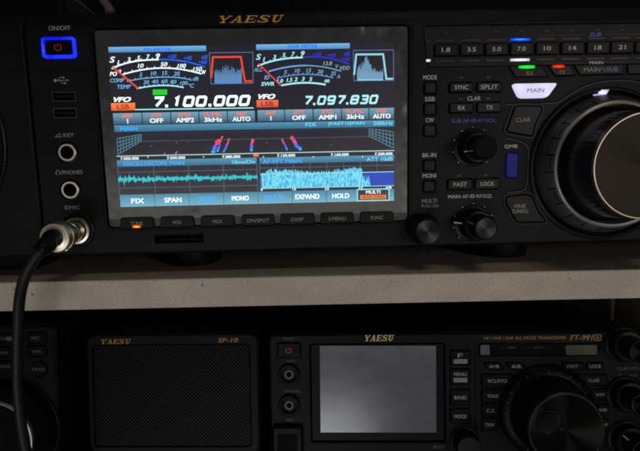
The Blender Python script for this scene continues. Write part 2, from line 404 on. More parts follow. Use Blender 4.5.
# side profile extruded along x: vertical face, leaning brow strip on top
prof = [(1.6, zB), (0, zB+1.6), (0, zS), (3.2, zT-1.0), (4.4, zT), (14, zT), (14, zB)]
mb = MB(); n = len(prof)
ends = [xL, xL+1.2, xR-1.2, xR]
vs = []
for i, x in enumerate(ends):
    e = 1.2 if i in (0, 3) else 0
    for (y, z) in prof: vs.append((x, y+(e if y < 10 else 0), z-(e if z > zT-2 else 0)))
fs = []
for k in range(3):
    for i in range(n): fs.append([k*n+i, k*n+(i+1) % n, (k+1)*n+(i+1) % n, (k+1)*n+i])
fs.append(list(range(n))); fs.append([3*n+i for i in range(n)])
mb.add(vs, fs, M['panel'])
front = obj('front_panel', mb, T)
mb = MB(); mb.box(xL+3, xR-3, 14, 322, zB+1, zT-2, M['body'], 1.5)
for k in range(26): mb.box(xL+60+k*11, xL+64+k*11, 60, 240, zT-2, zT-1.2, M['void'])
obj('case', mb, T)
# --- feet
for (u, v, r) in ((180, 260, 17.5), (520, 256, 17.5)):
    x = P(u, v)[0]; mb = MB()
    prf = [(0, 2.0), (r-1.5, 2.0), (r, 0), (r, -zB)]
    # lathe about z: build directly
    rows = []; nn = 40
    for (rr, zz) in [(r*.8, .4), (r*.97, .4), (r, 1.6), (r, zB+.5)]:
        rows.append([(x+rr*math.cos(2*PI*i/nn), 34+rr*math.sin(2*PI*i/nn), zz) for i in range(nn)])
    vv = [p for r_ in rows for p in r_]; ff = []
    for k in range(3):
        for i in range(nn): ff.append([k*nn+i, k*nn+(i+1) % nn, (k+1)*nn+(i+1) % nn, (k+1)*nn+i])
    ff.append(list(range(nn))); mb.add(vv, ff, M['btn']); obj('foot', mb, T)
for x in (xL+40, xR-40):
    mb = MB(); mb.box(x-12, x+12, 270, 294, 0.3, zB+1.2, M['btn'], .6); obj('foot', mb, T)
# --- left grooves
gx = P(34, 75)[0]; gz = P(60, 70)[1]; gx2 = P(90, 60)[0]
well.box(xL-2, gx2+1, -3, .9, gz-.45, gz+.45, M['void'])
# power key
x0, z0 = P(41.5, 37.5); x1, z1 = P(76.5, 57.5); cx, cz = (x0+x1)/2, (z0+z1)/2
oo = rrect(cx, cz, x1-x0, z0-z1, 1.6)
well.prism(off(oo, .3), -8, 2.2, M['void'])
pk = MB(); pk.prism(rrect(cx, cz, x1-x0-2.7, z0-z1-2.7, .9), -.9, 2.0, M['gloss'], .4); pw = obj('power_button', pk, T)
pk = MB(); pk.frame(oo, rrect(cx, cz, x1-x0-2.5, z0-z1-2.5, 1.0), -.75, 2.0, led((10, 22, 255), 1.5, 9, scale=110)); obj('light_ring', pk, pw, label='glowing blue light ring')
def power_symbol(mb, cx, cz, r, y, mat, w=.4):
    a = [(cx+r*math.sin(t), cz+r*math.cos(t)) for t in [math.radians(35+290*i/20) for i in range(21)]]
    mb.stroke(a, w, y, mat); mb.stroke([(cx, cz+r*.15), (cx, cz+r*1.15)], w, y-.01, mat)
pk = MB(); power_symbol(pk, cx-.2, cz, 1.75, -.95, M['redp'], .5); obj('power_symbol', pk, pw)
x, z = P(59.5, 28); legend('ON/OFF', x, z, 11.4, 2.3, T, mat='dimw')
# USB symbol and ports
x, z = P(61.5, 80.3); mb = MB(); y = -.05
mb.stroke([(x-3.2, z), (x+3.1, z)], .35, y, M['dimw']); mb.flat(circ(x-3.3, z, .85, 16), y-.03, M['dimw'])
mb.flat([(x+3, z-.6), (x+4.1, z), (x+3, z+.6)], y-.03, M['dimw'])
mb.stroke([(x-2, z), (x-.6, z+1.5), (x+.9, z+1.5)], .3, y, M['dimw']); mb.box(x+.9, x+1.7, y-.04, y, z+1.1, z+1.9, M['dimw'])
mb.stroke([(x-1.2, z), (x+.2, z-1.5), (x+1.5, z-1.5)], .3, y, M['dimw']); mb.flat(circ(x+1.9, z-1.5, .55, 14), y-.03, M['dimw'])
obj('usb_symbol', mb, T)
x0, z0 = P(47, 86); x1, z1 = P(78.5, 122)
pl = MB(); pl.prism(rrect((x0+x1)/2, (z0+z1)/2, x1-x0, z0-z1, .8), -.25, 1, M['panel'], .2); ups = obj('usb_plate', pl, T)
usbcut = MB()
for (ua, va, ub, vb) in ((52, 92.2, 76, 101), (53.3, 108.4, 77.2, 117.5)):
    x0, z0 = P(ua, va); x1, z1 = P(ub, vb)
    for w_ in (well, usbcut): w_.box(x0, x1, -6, 9, z1, z0, M['void'])
    mb = MB(); a = [(x0+.05, z1+.05), (x1-.05, z1+.05), (x1-.05, z0-.05), (x0+.05, z0-.05)]
    mb.frame(a, off(a, -.2), -.15, 8.8, M['usbm']); us = obj('usb_port', mb, T)
    mb = MB(); mb.box(x0+1.2, x1-1.2, .8, 8, z1+1.9, z1+3.4, M['btn'], .1); mb.box(x0+.4, x1-.4, 8.2, 8.6, z1+.4, z0-.4, M['void']); obj('tongue', mb, us)
cut(ups, usbcut)
# jacks
def jack(plane, u, v, r, parent, mat='jack', h=.8, ri=.76, well=well):
    x, z = plane(u, v, h); mb = MB()
    mb.lathe(x, z, [(r*1.28, .3), (r*1.28, -.12), (r*1.1, -.35), (r*1.05, -h*.5)], M['lowbtn'], 40)
    mb.lathe(x, z, [(r*1.06, .2), (r*1.04, -h), (r*.98, -h-.2), (r*ri+.1, -h-.2), (r*ri, -h), (r*ri, .3)], M[mat], 40)
    mb.lathe(x, z, [(r*ri, .3), (r*ri, 9)], M['void'], 40)
    mb.lathe(x, z, [(r*ri*.98, 5.5), (r*ri*.5, 5.5), (r*.4, 8.8), (0, 8.9)], M['void'], 24)
    well.prism(circ(x, z, r*1.03), -6, 10, M['void'])
    return obj('socket', mb, parent)
jack(P, 67, 152.5, 4.7, T); jack(P, 70, 190, 4.7, T)
x, z = P(66.5, 135); legend('KEY', x+1.2, z, 5.6, 2.0, T, mat='dimw')
mb = MB(); mb.stroke([(x-6.4, z-.9), (x-3, z-.9), (x-3.4, z+.8), (x-6, z-.5)], .3, -.05, M['dimw']); obj('key_symbol', mb, T)
x, z = P(69.5, 172.3); legend('PHONES', x+1.6, z, 11.2, 2.1, T, mat='dimw')
mb = MB(); mb.stroke([(x-6.2+1.1*math.cos(t), z+1.0*math.sin(t)+.2) for t in [math.radians(-40+260*i/12) for i in range(13)]], .35, -.05, M['dimw'])
mb.box(x-7.6, x-6.9, -.1, 0, z-1.1, z, M['dimw']); mb.box(x-5.5, x-4.8, -.1, 0, z-1.1, z, M['dimw']); obj('headphone_symbol', mb, T)
x, z = P(72.5, 207.5); legend('MIC', x+1.2, z, 5.4, 2.0, T, mat='dimw')
mb = MB(); mb.stroke([(x-4, z+1), (x-4, z-1)], .3, -.05, M['dimw']); mb.stroke([(x-3.5, z+1), (x-2.2, z+.9), (x-2.0, z-.4), (x-3.5, z-1), (x-3.5, z+1)], .3, -.05, M['dimw']); obj('microphone_symbol', mb, T)
# mic socket
mx, mz = P(76, 231, 2.5); mb = MB()
mb.lathe(mx, mz, [(9.6, .3), (9.6, -.6), (9.0, -1.2), (8.2, -1.4)], M['btn'], 56)
mb.lathe(mx, mz, [(7.9, .2), (7.9, -2.0), (7.3, -3.0), (6.1, -3.2), (5.6, -2.6), (5.4, 0)], M['chrome'], 56); obj('microphone_socket', mb, T)

# --- display
bzL, bzT = P(92.5, 29); bzR = P(409, 29)[0]; bzB = P(255, 224.5)[1]
bol = rrect((bzL+bzR)/2, (bzT+bzB)/2, bzR-bzL, bzT-bzB, 3.2, 6)
well.prism(off(bol, .5), -8, 3.0, M['void'])
well.frame(off(bol, 1.9), off(bol, 1.2), -8, .5, M['void'])
mb = MB(); mb.prism(bol, .9, 2.9, M['bezel'], .5); bez = obj('display_bezel', mb, T)
SW, SH = 155.0, 86.6; scz = 82.1
SY = .55
mb = MB(); mb.box(-SW/2, SW/2, SY, 1.6, scz-SH/2, scz+SH/2, emi((36, 34, 48), .7)); scr = obj('display_screen', mb, T, label='lit colour display screen')
def sc(u, v):
    top = 47-.0167*(u-107.5); bot = 207-.0218*(u-119.5); t = (v-top)/(bot-top)
    l = 107.5+12*t; r = 395-.5*t
    return -SW/2+SW*(u-l)/(r-l), scz+SH/2-SH*t
def L0(k): return SY-.04-.035*k      # stacked layers of the picture
K = SW/287.5                          # mm per picture pixel
def quad(mb, pts, k, mat): mb.flat([sc(*p) for p in pts], L0(k), mat)
def bar(mb, u0, v0, u1, v1, w, k, mat):
    """level bar between two picture points of the display, w px high below them"""
    a, b = sc(u0, v0), sc(u1, v1); z = (a[1]+b[1])/2
    mb.flat([(a[0], z-w*K*1.01), (b[0], z-w*K*1.01), (b[0], z), (a[0], z)], L0(k), mat)
def line(mb, pts, w, k, mat, closed=False): mb.stroke([sc(*p) for p in pts], w*K, L0(k), mat, closed)
def curve(pts, n=16):
    """smooth curve through the given points (Lagrange for 3-4 points)"""
    out = []
    xs = [p[0] for p in pts]
    for i in range(n+1):
        x = xs[0]+(xs[-1]-xs[0])*i/n; y = 0
        for j, (xj, yj) in enumerate(pts):
            l = yj
            for m, (xm, _) in enumerate(pts):
                if m != j: l *= (x-xm)/(xj-xm)
            y += l
        out.append((x, y))
    return out
def tx(mb, t, u, v, w, h, k, mat, bold=.02, shear=0.0):
    x, z = sc(u, v); mb.text(t, x, z, w*K if w else None, h*K, L0(k), mat, bold, shear)
WH = emi((232, 250, 252), 1.3); CY = emi((165, 240, 245), 1.15); LB = emi((110, 182, 228)); BL = emi((30, 100, 245)); DB = emi((38, 52, 215))
RD = emi((255, 70, 40)); OR = emi((255, 120, 55)); GR = emi((120, 130, 140)); GN = emi((20, 215, 30), 1.1)
TW = emi((235, 245, 245), 1.3)
def vgrad(n, c0, c1, z0, z1):
    m = bpy.data.materials.new(n); m.use_nodes = True; N, L = m.node_tree.nodes, m.node_tree.links; N.clear()
    tc = N.new('ShaderNodeTexCoord'); sp = N.new('ShaderNodeSeparateXYZ'); L.new(tc.outputs['Object'], sp.inputs[0])
    mr = N.new('ShaderNodeMapRange'); mr.inputs[1].default_value = z0*S; mr.inputs[2].default_value = z1*S; L.new(sp.outputs[2], mr.inputs[0])
    mx = N.new('ShaderNodeMix'); mx.data_type = 'RGBA'; mx.inputs['A'].default_value = lin(c0); mx.inputs['B'].default_value = lin(c1)
    L.new(mr.outputs[0], mx.inputs['Factor']); e = N.new('ShaderNodeEmission'); e.inputs[1].default_value = 1.18; L.new(mx.outputs['Result'], e.inputs[0])
    o = N.new('ShaderNodeOutputMaterial'); L.new(e.outputs[0], o.inputs[0]); return m

# left meter
mb = MB()
z = sc(156, 49.5)[1]; hb = vgrad('header_tint', (66, 118, 172), (110, 175, 225), z-1.5, z+1.5)
bar(mb, 108, 47, 205, 45.6, 5.3, 0, hb); tx(mb, 'PO METER', 157, 49.3, 27, 3.4, 1, emi((20, 110, 255), 1.3), .03)
line(mb, curve([(111.3, 68), (128, 62), (142, 59.8), (158, 59)]), 1.5, 1, WH); line(mb, curve([(158, 59), (180, 60.2), (203.8, 66)]), 1.5, 1, BL)
line(mb, curve([(120.8, 74), (140, 69.2), (160.7, 67.2), (180, 68.4), (200.3, 72.8)]), 1.4, 1, WH)
line(mb, curve([(126.4, 80.3), (148, 76.8), (164, 76), (180, 76.8), (190.7, 79)]), 1.1, 1, LB)
line(mb, curve([(136, 87.4), (152.7, 84.6), (168, 84.3), (182.8, 86.2)]), 1.3, 1, CY)
def ticks(c, u0, u1, n, l, mat):
    for i in range(n):
        u = u0+(u1-u0)*i/(n-1); v = min(c, key=lambda p: abs(p[0]-u))[1]; line(mb, [(u, v-.5), (u+.3, v-l)], .7, 1, mat)
ticks(curve([(111.3, 68), (128, 62), (142, 59.8), (158, 59)], 60), 113, 157, 9, 2, WH)
ticks(curve([(120.8, 74), (140, 69.2), (160.7, 67.2), (180, 68.4), (200.3, 72.8)], 60), 124, 198, 11, 2, WH)
ticks(curve([(126.4, 80.3), (148, 76.8), (164, 76), (180, 76.8), (190.7, 79)], 60), 129, 189, 12, 1.7, LB)
ticks(curve([(136, 87.4), (152.7, 84.6), (168, 84.3), (182.8, 86.2)], 60), 139, 181, 10, 1.7, CY)
for t, u, v, w, h, m in (('S', 112, 59.2, 5.4, 5.6, WH), ('1', 117.9, 62, 2, 4, WH), ('3', 128.4, 59, 3, 4, WH), ('5', 138, 57.5, 3.2, 4, WH), ('7', 147.4, 56.3, 3.2, 4, WH), ('9', 157.2, 55.6, 3.8, 4.6, WH),
        ('+20', 171.3, 56, 8, 3.6, BL), ('+40', 186.8, 57.5, 8, 3.8, BL), ('dB', 203.4, 56.6, 6, 3.8, BL), ('+60', 201.8, 61.3, 8.5, 3.6, BL),
        ('10', 140, 65, 5.8, 3.8, WH), ('50', 163, 63.6, 7, 4, WH), ('100', 180.7, 65, 8.5, 3.8, WH), ('150', 196.4, 68.3, 9, 4, WH), ('W', 202.8, 71.2, 4, 3.8, WH),
        ('PO', 113, 73, 7, 4, WH), ('0', 119.4, 70.5, 2.6, 3.2, WH), ('COMP', 116.8, 79.3, 14, 3.8, LB), ('5', 140.3, 73.7, 3, 3.8, LB), ('10', 152.7, 72.4, 5.4, 3.8, LB), ('15', 164, 72, 5.2, 3.8, LB), ('20', 175.8, 72.6, 6, 3.8, LB), ('dB', 194.6, 77.6, 5.4, 3.6, LB),
        ('TEMP', 123.6, 85.5, 13.5, 3.8, LB), ('20', 145.4, 81, 6, 3.6, LB), ('40', 154.2, 80.3, 6.4, 3.6, LB), ('60', 163.5, 80.1, 6.2, 3.6, LB), ('80', 172.4, 80.6, 6, 3.6, LB), ('100', 182.8, 81.8, 7.6, 3.6, LB), ('°C', 190.3, 84.3, 5.6, 4, LB)):
    tx(mb, t, u, v, w, h, 2, m, .025, .25)
line(mb, [(112, 66), (138, 87.5)], 1.7, 3, emi((255, 75, 55)))
quad(mb, [(152, 93.6), (166.2, 93.3), (166.2, 88), (152, 88.2)], 1, GN)
obj('meter_readout', mb, scr, label='left needle meter with a green badge under it')
# right meter
mb = MB()
bar(mb, 255, 44.2, 349.5, 42.8, 5.3, 0, hb); tx(mb, 'SWR METER', 302, 46, 30, 3.4, 1, emi((20, 110, 255), 1.3), .03)
line(mb, curve([(256.4, 65.2), (270.8, 60.4), (286.7, 57.6), (302, 56.7)]), 1.6, 1, CY); line(mb, curve([(302, 56.7), (336, 58.9), (348.7, 63)]), 1.4, 1, DB)
line(mb, curve([(267.6, 70.4), (286.7, 66), (305, 64.5)]), 1.5, 1, emi((110, 170, 240))); line(mb, curve([(305, 64.5), (325, 66.3), (340.7, 70)]), 1, 1, LB)
line(mb, curve([(275.6, 76.8), (293, 73.8), (314, 73.4), (332.8, 76.6)]), 1.1, 1, emi((90, 150, 215)))
line(mb, curve([(280.4, 84), (296.3, 81.7), (310.7, 81.5), (325, 83.2)]), 1.7, 1, CY)
ticks(curve([(256.4, 65.2), (270.8, 60.4), (286.7, 57.6), (302, 56.7)], 60), 258, 301, 9, 2, CY)
ticks(curve([(275.6, 76.8), (293, 73.8), (314, 73.4), (332.8, 76.6)], 60), 278, 331, 12, 1.7, LB)
G2 = emi((125, 165, 190))
for t, u, v, w, h, m in (('S', 257.5, 56.3, 5, 5.4, CY), ('1', 263, 58.6, 2, 4, CY), ('3', 273.5, 56.4, 3, 4, CY), ('5', 283, 54.5, 3.2, 4, CY), ('7', 292.3, 53.4, 3.2, 4, CY), ('9', 302, 52.8, 3.6, 4.6, CY),
        ('+20', 316.5, 53.4, 8.4, 3.6, DB), ('+40', 331, 54.6, 8, 3.8, DB), ('dB', 346.8, 52.8, 6, 4, DB), ('+60', 345.6, 58, 8.5, 3.6, DB),
        ('13.8', 327, 62.4, 9, 3.8, G2), ('V', 336.6, 65.3, 3, 3.4, G2), ('VDD', 344.4, 66.8, 10, 3.6, G2), ('ALC', 257.5, 68.6, 9, 3.8, G2),
        ('5', 284.6, 71, 3, 3.8, G2), ('10', 296.4, 69.6, 5, 3.8, G2), ('15', 308, 69.4, 5, 3.8, G2), ('20', 319.6, 70.5, 5.8, 3.8, G2), ('25', 332.8, 72.2, 5.6, 3.8, G2), ('A', 338, 75, 3, 3.4, G2),
        ('ID', 265.8, 76.2, 5, 3.8, LB), ('SWR', 266.5, 82.5, 13, 3.8, CY), ('1.0', 279, 79.6, 6, 3.8, CY), ('1.5', 288.6, 78.6, 6, 3.8, CY), ('2', 295, 78, 3.2, 3.8, CY), ('3', 302.2, 77.6, 3.2, 3.8, CY), ('5', 310, 77.8, 3.2, 3.8, CY), ('∞', 326.4, 79.6, 5, 3, CY)):
    tx(mb, t, u, v, w, h, 2, m, .025, .25)
line(mb, [(257.5, 63), (280, 84.2)], 1.4, 3, emi((240, 70, 75)))
obj('meter_readout', mb, scr, label='right needle meter in paler cyan')
# filter scopes
for (fr, trap, tc_, fc, x0, x1, yb, pk, lab) in (
        ([(208.3, 52.4), (251.8, 51.8), (252, 81.8), (210, 82.6)], [(210.2, 76.5), (211.9, 56.6), (239.7, 56.2), (243.8, 80), (251, 79.8)], RD, emi((92, 140, 190)), 213.6, 240.4, 81.3, 0, 'filter scope outlined in red'),
        ([(353, 49.8), (393.8, 49.2), (394, 78.8), (353.6, 79.4)], [(353.8, 73.6), (356, 53.7), (383.3, 53.4), (386.4, 77.4), (393.4, 77.3)], emi((150, 228, 240)), emi((120, 165, 200)), 357, 383, 78.3, 1, 'filter scope outlined in cyan')):
    mb = MB(); line(mb, fr, .7, 0, emi((95, 120, 165)), True); line(mb, trap, 1.9, 2, tc_)
    n = 44
    for i in range(n):
        u = x0+(x1-x0)*i/(n-1)
        if pk: hh = 7+13*math.exp(-((u-366)/4.5)**2)+random.uniform(-2.5, 4.5)+3*math.exp(-((u-358)/3)**2)
        else: hh = 11+random.uniform(-1.5, 4.5)+(1.5 if abs(u-227) < 6 else 0)
        quad(mb, [(u-.22, yb), (u+.3, yb), (u+.3, yb-hh), (u-.22, yb-hh)], 1, fc)
    zz = sc(x0, yb)[1]
    quad(mb, [(x0, yb), (x1, yb-.2), (x1, yb-8), (x0, yb-7.8)], 0, vgrad('scope_fill', (130, 150, 175), (95, 130, 180), zz, zz+4))
    line(mb, [(x0, yb+.2), (x1, yb)], 1.3, 3, emi((60, 150, 245)) if not pk else emi((140, 215, 240))); obj('filter_scope', mb, scr, label=lab)
# frequency rows
mb = MB()
tx(mb, 'VFO', 121.9, 98, 16.6, 4.6, 1, TW, .06, .35)
quad(mb, [(110.8, 109), (134.5, 108.6), (134.5, 101.2), (110.6, 101.6)], 1, vgrad('mode_box', (235, 90, 35), (255, 135, 75), sc(122, 109)[1], sc(122, 101)[1])); tx(mb, 'LSB', 122.6, 105.2, 12, 4.6, 2, emi((150, 50, 20)), .02)
line(mb, [(134.5, 108), (252.4, 106.2)], 1.1, 1, CY)
x0, z0 = sc(150.6, 106); x1, _ = sc(252.2, 104.6); digits(mb, '7.100.000', x0, z0, x1-x0, 11.0*K, L0(3), emi((226, 255, 255), 1.5), 1.42)
obj('frequency_readout', mb, scr, label='large white 7.100.000 readout')
mb = MB()
tx(mb, 'VFO', 265.8, 95, 16.4, 4.6, 1, TW, .06, .35)
quad(mb, [(255.5, 105.6), (277.2, 105.2), (277.2, 98.3), (255.4, 98.6)], 1, vgrad('mode_box', (225, 75, 45), (245, 110, 85), sc(266, 105)[1], sc(266, 98)[1])); tx(mb, 'LSB', 266.2, 102, 12, 4.4, 2, emi((140, 40, 30)), .02)
x0, z0 = sc(301.6, 103.6); x1, _ = sc(380.4, 102.6); digits(mb, '7.097.830', x0, z0, x1-x0, 9.4*K, L0(3), emi((178, 240, 245), 1.15), 1.15)
obj('frequency_readout', mb, scr, label='smaller cyan 7.097.830 readout')
# status rows
def status(cells, va, vb, tops, bots, lab, atop):
    mb = MB(); z1 = sc((cells[0]+cells[-1])/2, va)[1]; z0 = sc((cells[0]+cells[-1])/2, vb)[1]; m = vgrad('status_tint', (48, 78, 104), (112, 160, 182), z0, z1)
    for i in range(5):
        a = sc(cells[i], va)[0]+.25; b = sc(cells[i+1], va)[0]-.25
        mb.flat([(a, z0), (b, z0), (b, z1), (a, z1)], L0(0), m)
        u = (cells[i]+cells[i+1])/2; zc = z1-1.5; w = {1: 3}.get(len(tops[i]), len(tops[i])*3.6)
        mb.text(tops[i], (a+b)/2, zc, w*K, 3.4*K, L0(1), emi((255, 95, 55), 1.35), .03)
        w = None if len(bots[i]) == 1 else len(bots[i])*4.5*K
        mb.text(bots[i], (a+b)/2, z0+1.75, w, 4.4*K, L0(1), TW, .03)
    obj('status_row', mb, scr, label=lab)
status([111.8, 141, 169.5, 197.5, 226, 254], 110.3, 121.6, ['ANT', 'ATT', 'IPO', 'R.FIL', 'AGC'], ['1', 'OFF', 'AMP2', '3kHz', 'AUTO'], 'status row with AMP2', 0)
status([255.8, 283.3, 312.2, 341, 368.8, 394.6], 107.2, 118.6, ['ANT', 'ATT', 'IPO', 'R.FIL', 'AGC'], ['1', 'OFF', 'AMP1', '3kHz', 'AUTO'], 'status row with AMP1', 0)
# spectrum
mb = MB(); z1 = sc(116, 123.6)[1]; z0 = sc(116, 130.3)[1]; hb2 = vgrad('bar_tint', (42, 100, 132), (74, 142, 174), z0, z1); X0, X1 = -SW/2+.2, SW/2-.2
mb.flat([(X0, z0), (X1, z0), (X1, z1), (X0, z1)], L0(0), hb2); BT = emi((60, 165, 255), 1.25); LT = emi((110, 215, 255), 1.15)
tx(mb, 'MAIN', 128, 127, 17, 4, 1, BT, .02); tx(mb, 'FIX', 310, 122.8, 11, 3.8, 1, LT, .02); tx(mb, '|FAST1|SPAN', 346, 122, 37, 3.9, 1, LT, .02); tx(mb, '200kHz', 383, 121.4, 20, 3.9, 1, LT, .02)
GC = emi((90, 150, 175)); GC2 = emi((75, 90, 110))
def grid(tl, tr, br, bl, nx, ny):
    for i in range(nx+1):
        t = i/nx; line(mb, [(tl[0]+(tr[0]-tl[0])*t, tl[1]+(tr[1]-tl[1])*t), (bl[0]+(br[0]-bl[0])*t, bl[1]+(br[1]-bl[1])*t)], .55, 1, GC)
    for i in range(ny+1):
        t = i/ny; line(mb, [(tl[0]+(bl[0]-tl[0])*t, tl[1]+(bl[1]-tl[1])*t), (tr[0]+(br[0]-tr[0])*t, tr[1]+(br[1]-tr[1])*t)], .55, 1, GC)
grid((116.5, 136.8), (140.5, 132.6), (140.5, 139.5), (117.3, 153), 8, 4); grid((368.8, 126.8), (393.4, 130), (393.4, 146.5), (368.8, 134.6), 7, 4)
line(mb, [(140.5, 139.6), (368.8, 134.8)], .6, 1, GC2); line(mb, [(140.5, 132.6), (368.8, 126.8)], .5, 1, emi((52, 52, 72)))
for i in range(1, 6): line(mb, [(140.5+228*i/6, 139.4-4.8*i/6), (140.5+228*i/6+(i-3)*14, 152.4-2*i/6)], .35, 1, emi((58, 55, 72)))
def streak(u0, v0, u1, v1, w, n=9):
    cols = [(40, 190, 250), (50, 140, 255), (90, 110, 250), (170, 90, 240), (225, 80, 190), (245, 70, 120), (250, 80, 90)]
    for i in range(n):
        t = (i+.5)/n; u = u0+(u1-u0)*t; v = v0+(v1-v0)*t; c = cols[min(6, int(t*7))]
        for k in range(3):
            du = random.uniform(-.35, .35)*w; hh = random.uniform(1.4, 2.8); ww = w*random.uniform(.35, .62)
            quad(mb, [(u+du-ww/2, v+hh/2), (u+du+ww/2, v+hh/2), (u+du+ww/2+.3, v-hh/2), (u+du-ww/2+.3, v-hh/2)], 2+k*.3+i*.1, emi(c))
streak(211.5, 151, 217, 138, 3.6); streak(216, 150, 220.8, 134.5, 2.0); streak(222.5, 150.5, 228, 137, 1.8)
streak(249.8, 149.5, 251, 137.4, 3, 7); streak(286, 148.5, 280.8, 137.5, 1.4, 7); streak(299, 148.3, 289.5, 134.8, 4.0); streak(174, 152.4, 176.2, 150, 1.6, 3); streak(162.6, 153, 163.6, 151.6, .9, 2)
for u, v in ((175, 140.5), (187, 140.3), (150, 144), (330, 143), (265, 141)): quad(mb, [(u, v+.5), (u+.8, v+.5), (u+.8, v-.2), (u, v-.2)], 2, emi((150, 160, 190)))
a = sc(117, 154.2)[1]; mb.flat([(X0, a-.5), (X1, a-.5), (X1, a), (X0, a)], L0(1), emi((190, 225, 225)))
for t, u, v in (('7.000.000', 129, 157), ('7.050.000', 175, 156.2), ('7.080.000', 230, 155.2), ('7.120.000', 285, 154), ('7.160.000', 339, 153.2), ('7.200.000', 383.5, 152.4)): tx(mb, t, u, v, 18.5, 2.7, 1, WH, .03)
quad(mb, [(252, 155.4), (257.5, 155.3), (257.5, 152.4), (252, 152.5)], 2, OR)
for u in (147, 202, 262, 312, 362): quad(mb, [(u, 154.6), (u+.6, 154.6), (u+.6, 156.4), (u, 156.4)], 2, WH)
obj('spectrum_display', mb, scr)
# oscilloscope
mb = MB(); xm0 = sc(256, 170)[0]; xm1 = sc(258.4, 170)[0]; z1 = sc(118, 159)[1]; z0 = sc(118, 165.6)[1]
mb.flat([(X0, z0), (xm0, z0), (xm0, z1), (X0, z1)], L0(0), vgrad('bar_tint', (42, 100, 132), (74, 142, 174), z0, z1))
tx(mb, 'OSCILLOSCOPE MAIN', 153, 162, 62, 3.9, 1, BT, .02); tx(mb, '10ms/Div', 242.5, 160.5, 24, 3.9, 1, LT, .02)
zb = sc(120, 193.6)[1]
GL = emi((85, 105, 135))
for x in (sc(153.3, 175)[0], sc(188, 175)[0], sc(222.3, 175)[0], xm0-.15, X0+.2): mb.stroke([(x, zb), (x, z0)], .34, L0(0), GL)
for t in (.2, .78): zz = z0+(zb-z0)*t; mb.stroke([(X0, zz), (xm0, zz)], .3, L0(1), GL)
zc = z0+(zb-z0)*.47; pts = []; n = 300
for i in range(n):
    x = X0+.3+(xm0-X0-.6)*i/(n-1); amp = .75+.5*math.exp(-((i-26)/16)**2)+.25*math.sin(i*.09)+.2*math.sin(i*.23)
    pts.append((x, zc+random.gauss(0, 1.1)*amp))
mb.stroke(pts, .36, L0(2), emi((20, 200, 212), 1.0)); 
mb.stroke([(p[0], zc+(p[1]-zc)*.35) for p in pts], [abs(random.gauss(1.0, .5)) for _ in pts], L0(3), emi((25, 205, 220), 1.0))
obj('oscilloscope_trace', mb, scr)
# audio fft
mb = MB(); z1 = sc(258, 156.3)[1]; z0 = sc(258, 162.7)[1]
mb.flat([(xm1, z0), (X1, z0), (X1, z1), (xm1, z1)], L0(0), vgrad('bar_tint', (42, 100, 132), (74, 142, 174), z0, z1))
tx(mb, 'AF-FFT MAIN', 281, 160, 40, 3.9, 1, BT, .02); tx(mb, 'ATT 10dB', 379.4, 157.8, 27, 3.9, 1, LT, .02)
za = sc(300, 170.3)[1]; zl = sc(300, 172.8)[1]; zf = sc(300, 187.2)[1]; xe = sc(366, 175)[0]
for u in (276, 292.5, 309, 326, 343, 360, 377): x = sc(u, 170)[0]; mb.stroke([(x, zl), (x, z0)], .3, L0(0), GL)
zz = (z0+za)/2; mb.stroke([(xm1, zz), (X1, zz)], .3, L0(1), GL); mb.stroke([(xm1+.1, zf-1.4), (xm1+.1, z0)], .35, L0(0), GL)
m = bpy.data.materials.new('fft_fill'); m.use_nodes = True; N, L = m.node_tree.nodes, m.node_tree.links; N.clear()
tc = N.new('ShaderNodeTexCoord'); mq = N.new('ShaderNodeMapping'); mq.inputs['Scale'].default_value = (1.6, 1, .6); L.new(tc.outputs['Object'], mq.inputs[0]); no = N.new('ShaderNodeTexNoise'); no.inputs['Scale'].default_value = 900; no.inputs['Detail'].default_value = 5; L.new(mq.outputs[0], no.inputs['Vector'])
r = N.new('ShaderNodeValToRGB'); r.color_ramp.elements[0].position = .36; r.color_ramp.elements[0].color = lin((40, 160, 238)); r.color_ramp.elements[1].position = .6; r.color_ramp.elements[1].color = lin((130, 244, 252))
L.new(no.outputs['Fac'], r.inputs[0]); e = N.new('ShaderNodeEmission'); L.new(r.outputs[0], e.inputs[0]); o = N.new('ShaderNodeOutputMaterial'); L.new(e.outputs[0], o.inputs[0]); FF = m
mb.flat([(xm1+.3, zf), (X1-.2, zf), (X1-.2, zl), (xm1+.3, zl)], L0(1), emi((18, 62, 190)))
n = 190; top = []
for i in range(n):
    t = i/(n-1); x = xm1+.9+(xe+2-xm1-.9)*t; hgt = (za-zf)*(.97+.09*math.sin(t*9))+random.uniform(-.7, 1.5)
    if t < .04: hgt = (zl-zf)*1.1
    if t > .93: hgt = (zl-zf)*random.uniform(.3, .95)
    top.append((x, zf+hgt))
for i in range(n-1): mb.flat([(top[i][0], zf+.1), (top[i+1][0], zf+.1), top[i+1], top[i]], L0(2), FF)
mb.flat([(xm1+.3, zl-.2), (X1-.2, zl-.2), (X1-.2, zl+.25), (xm1+.3, zl+.25)], L0(3), emi((150, 235, 250)))
mb.flat([(xm1+.3, zf-.2), (X1-.2, zf-.2), (X1-.2, zf+.2), (xm1+.3, zf+.2)], L0(3), emi((150, 235, 250)))
for t, u, v in (('0', 260.5, 189.8), ('1.0', 293, 189.3), ('2.0', 326, 189), ('3.0', 360, 188.3), ('4.00', 388.5, 187.8)): tx(mb, t, u, v-.6, None, 2.5, 1, WH, .03)
obj('audio_spectrum', mb, scr)
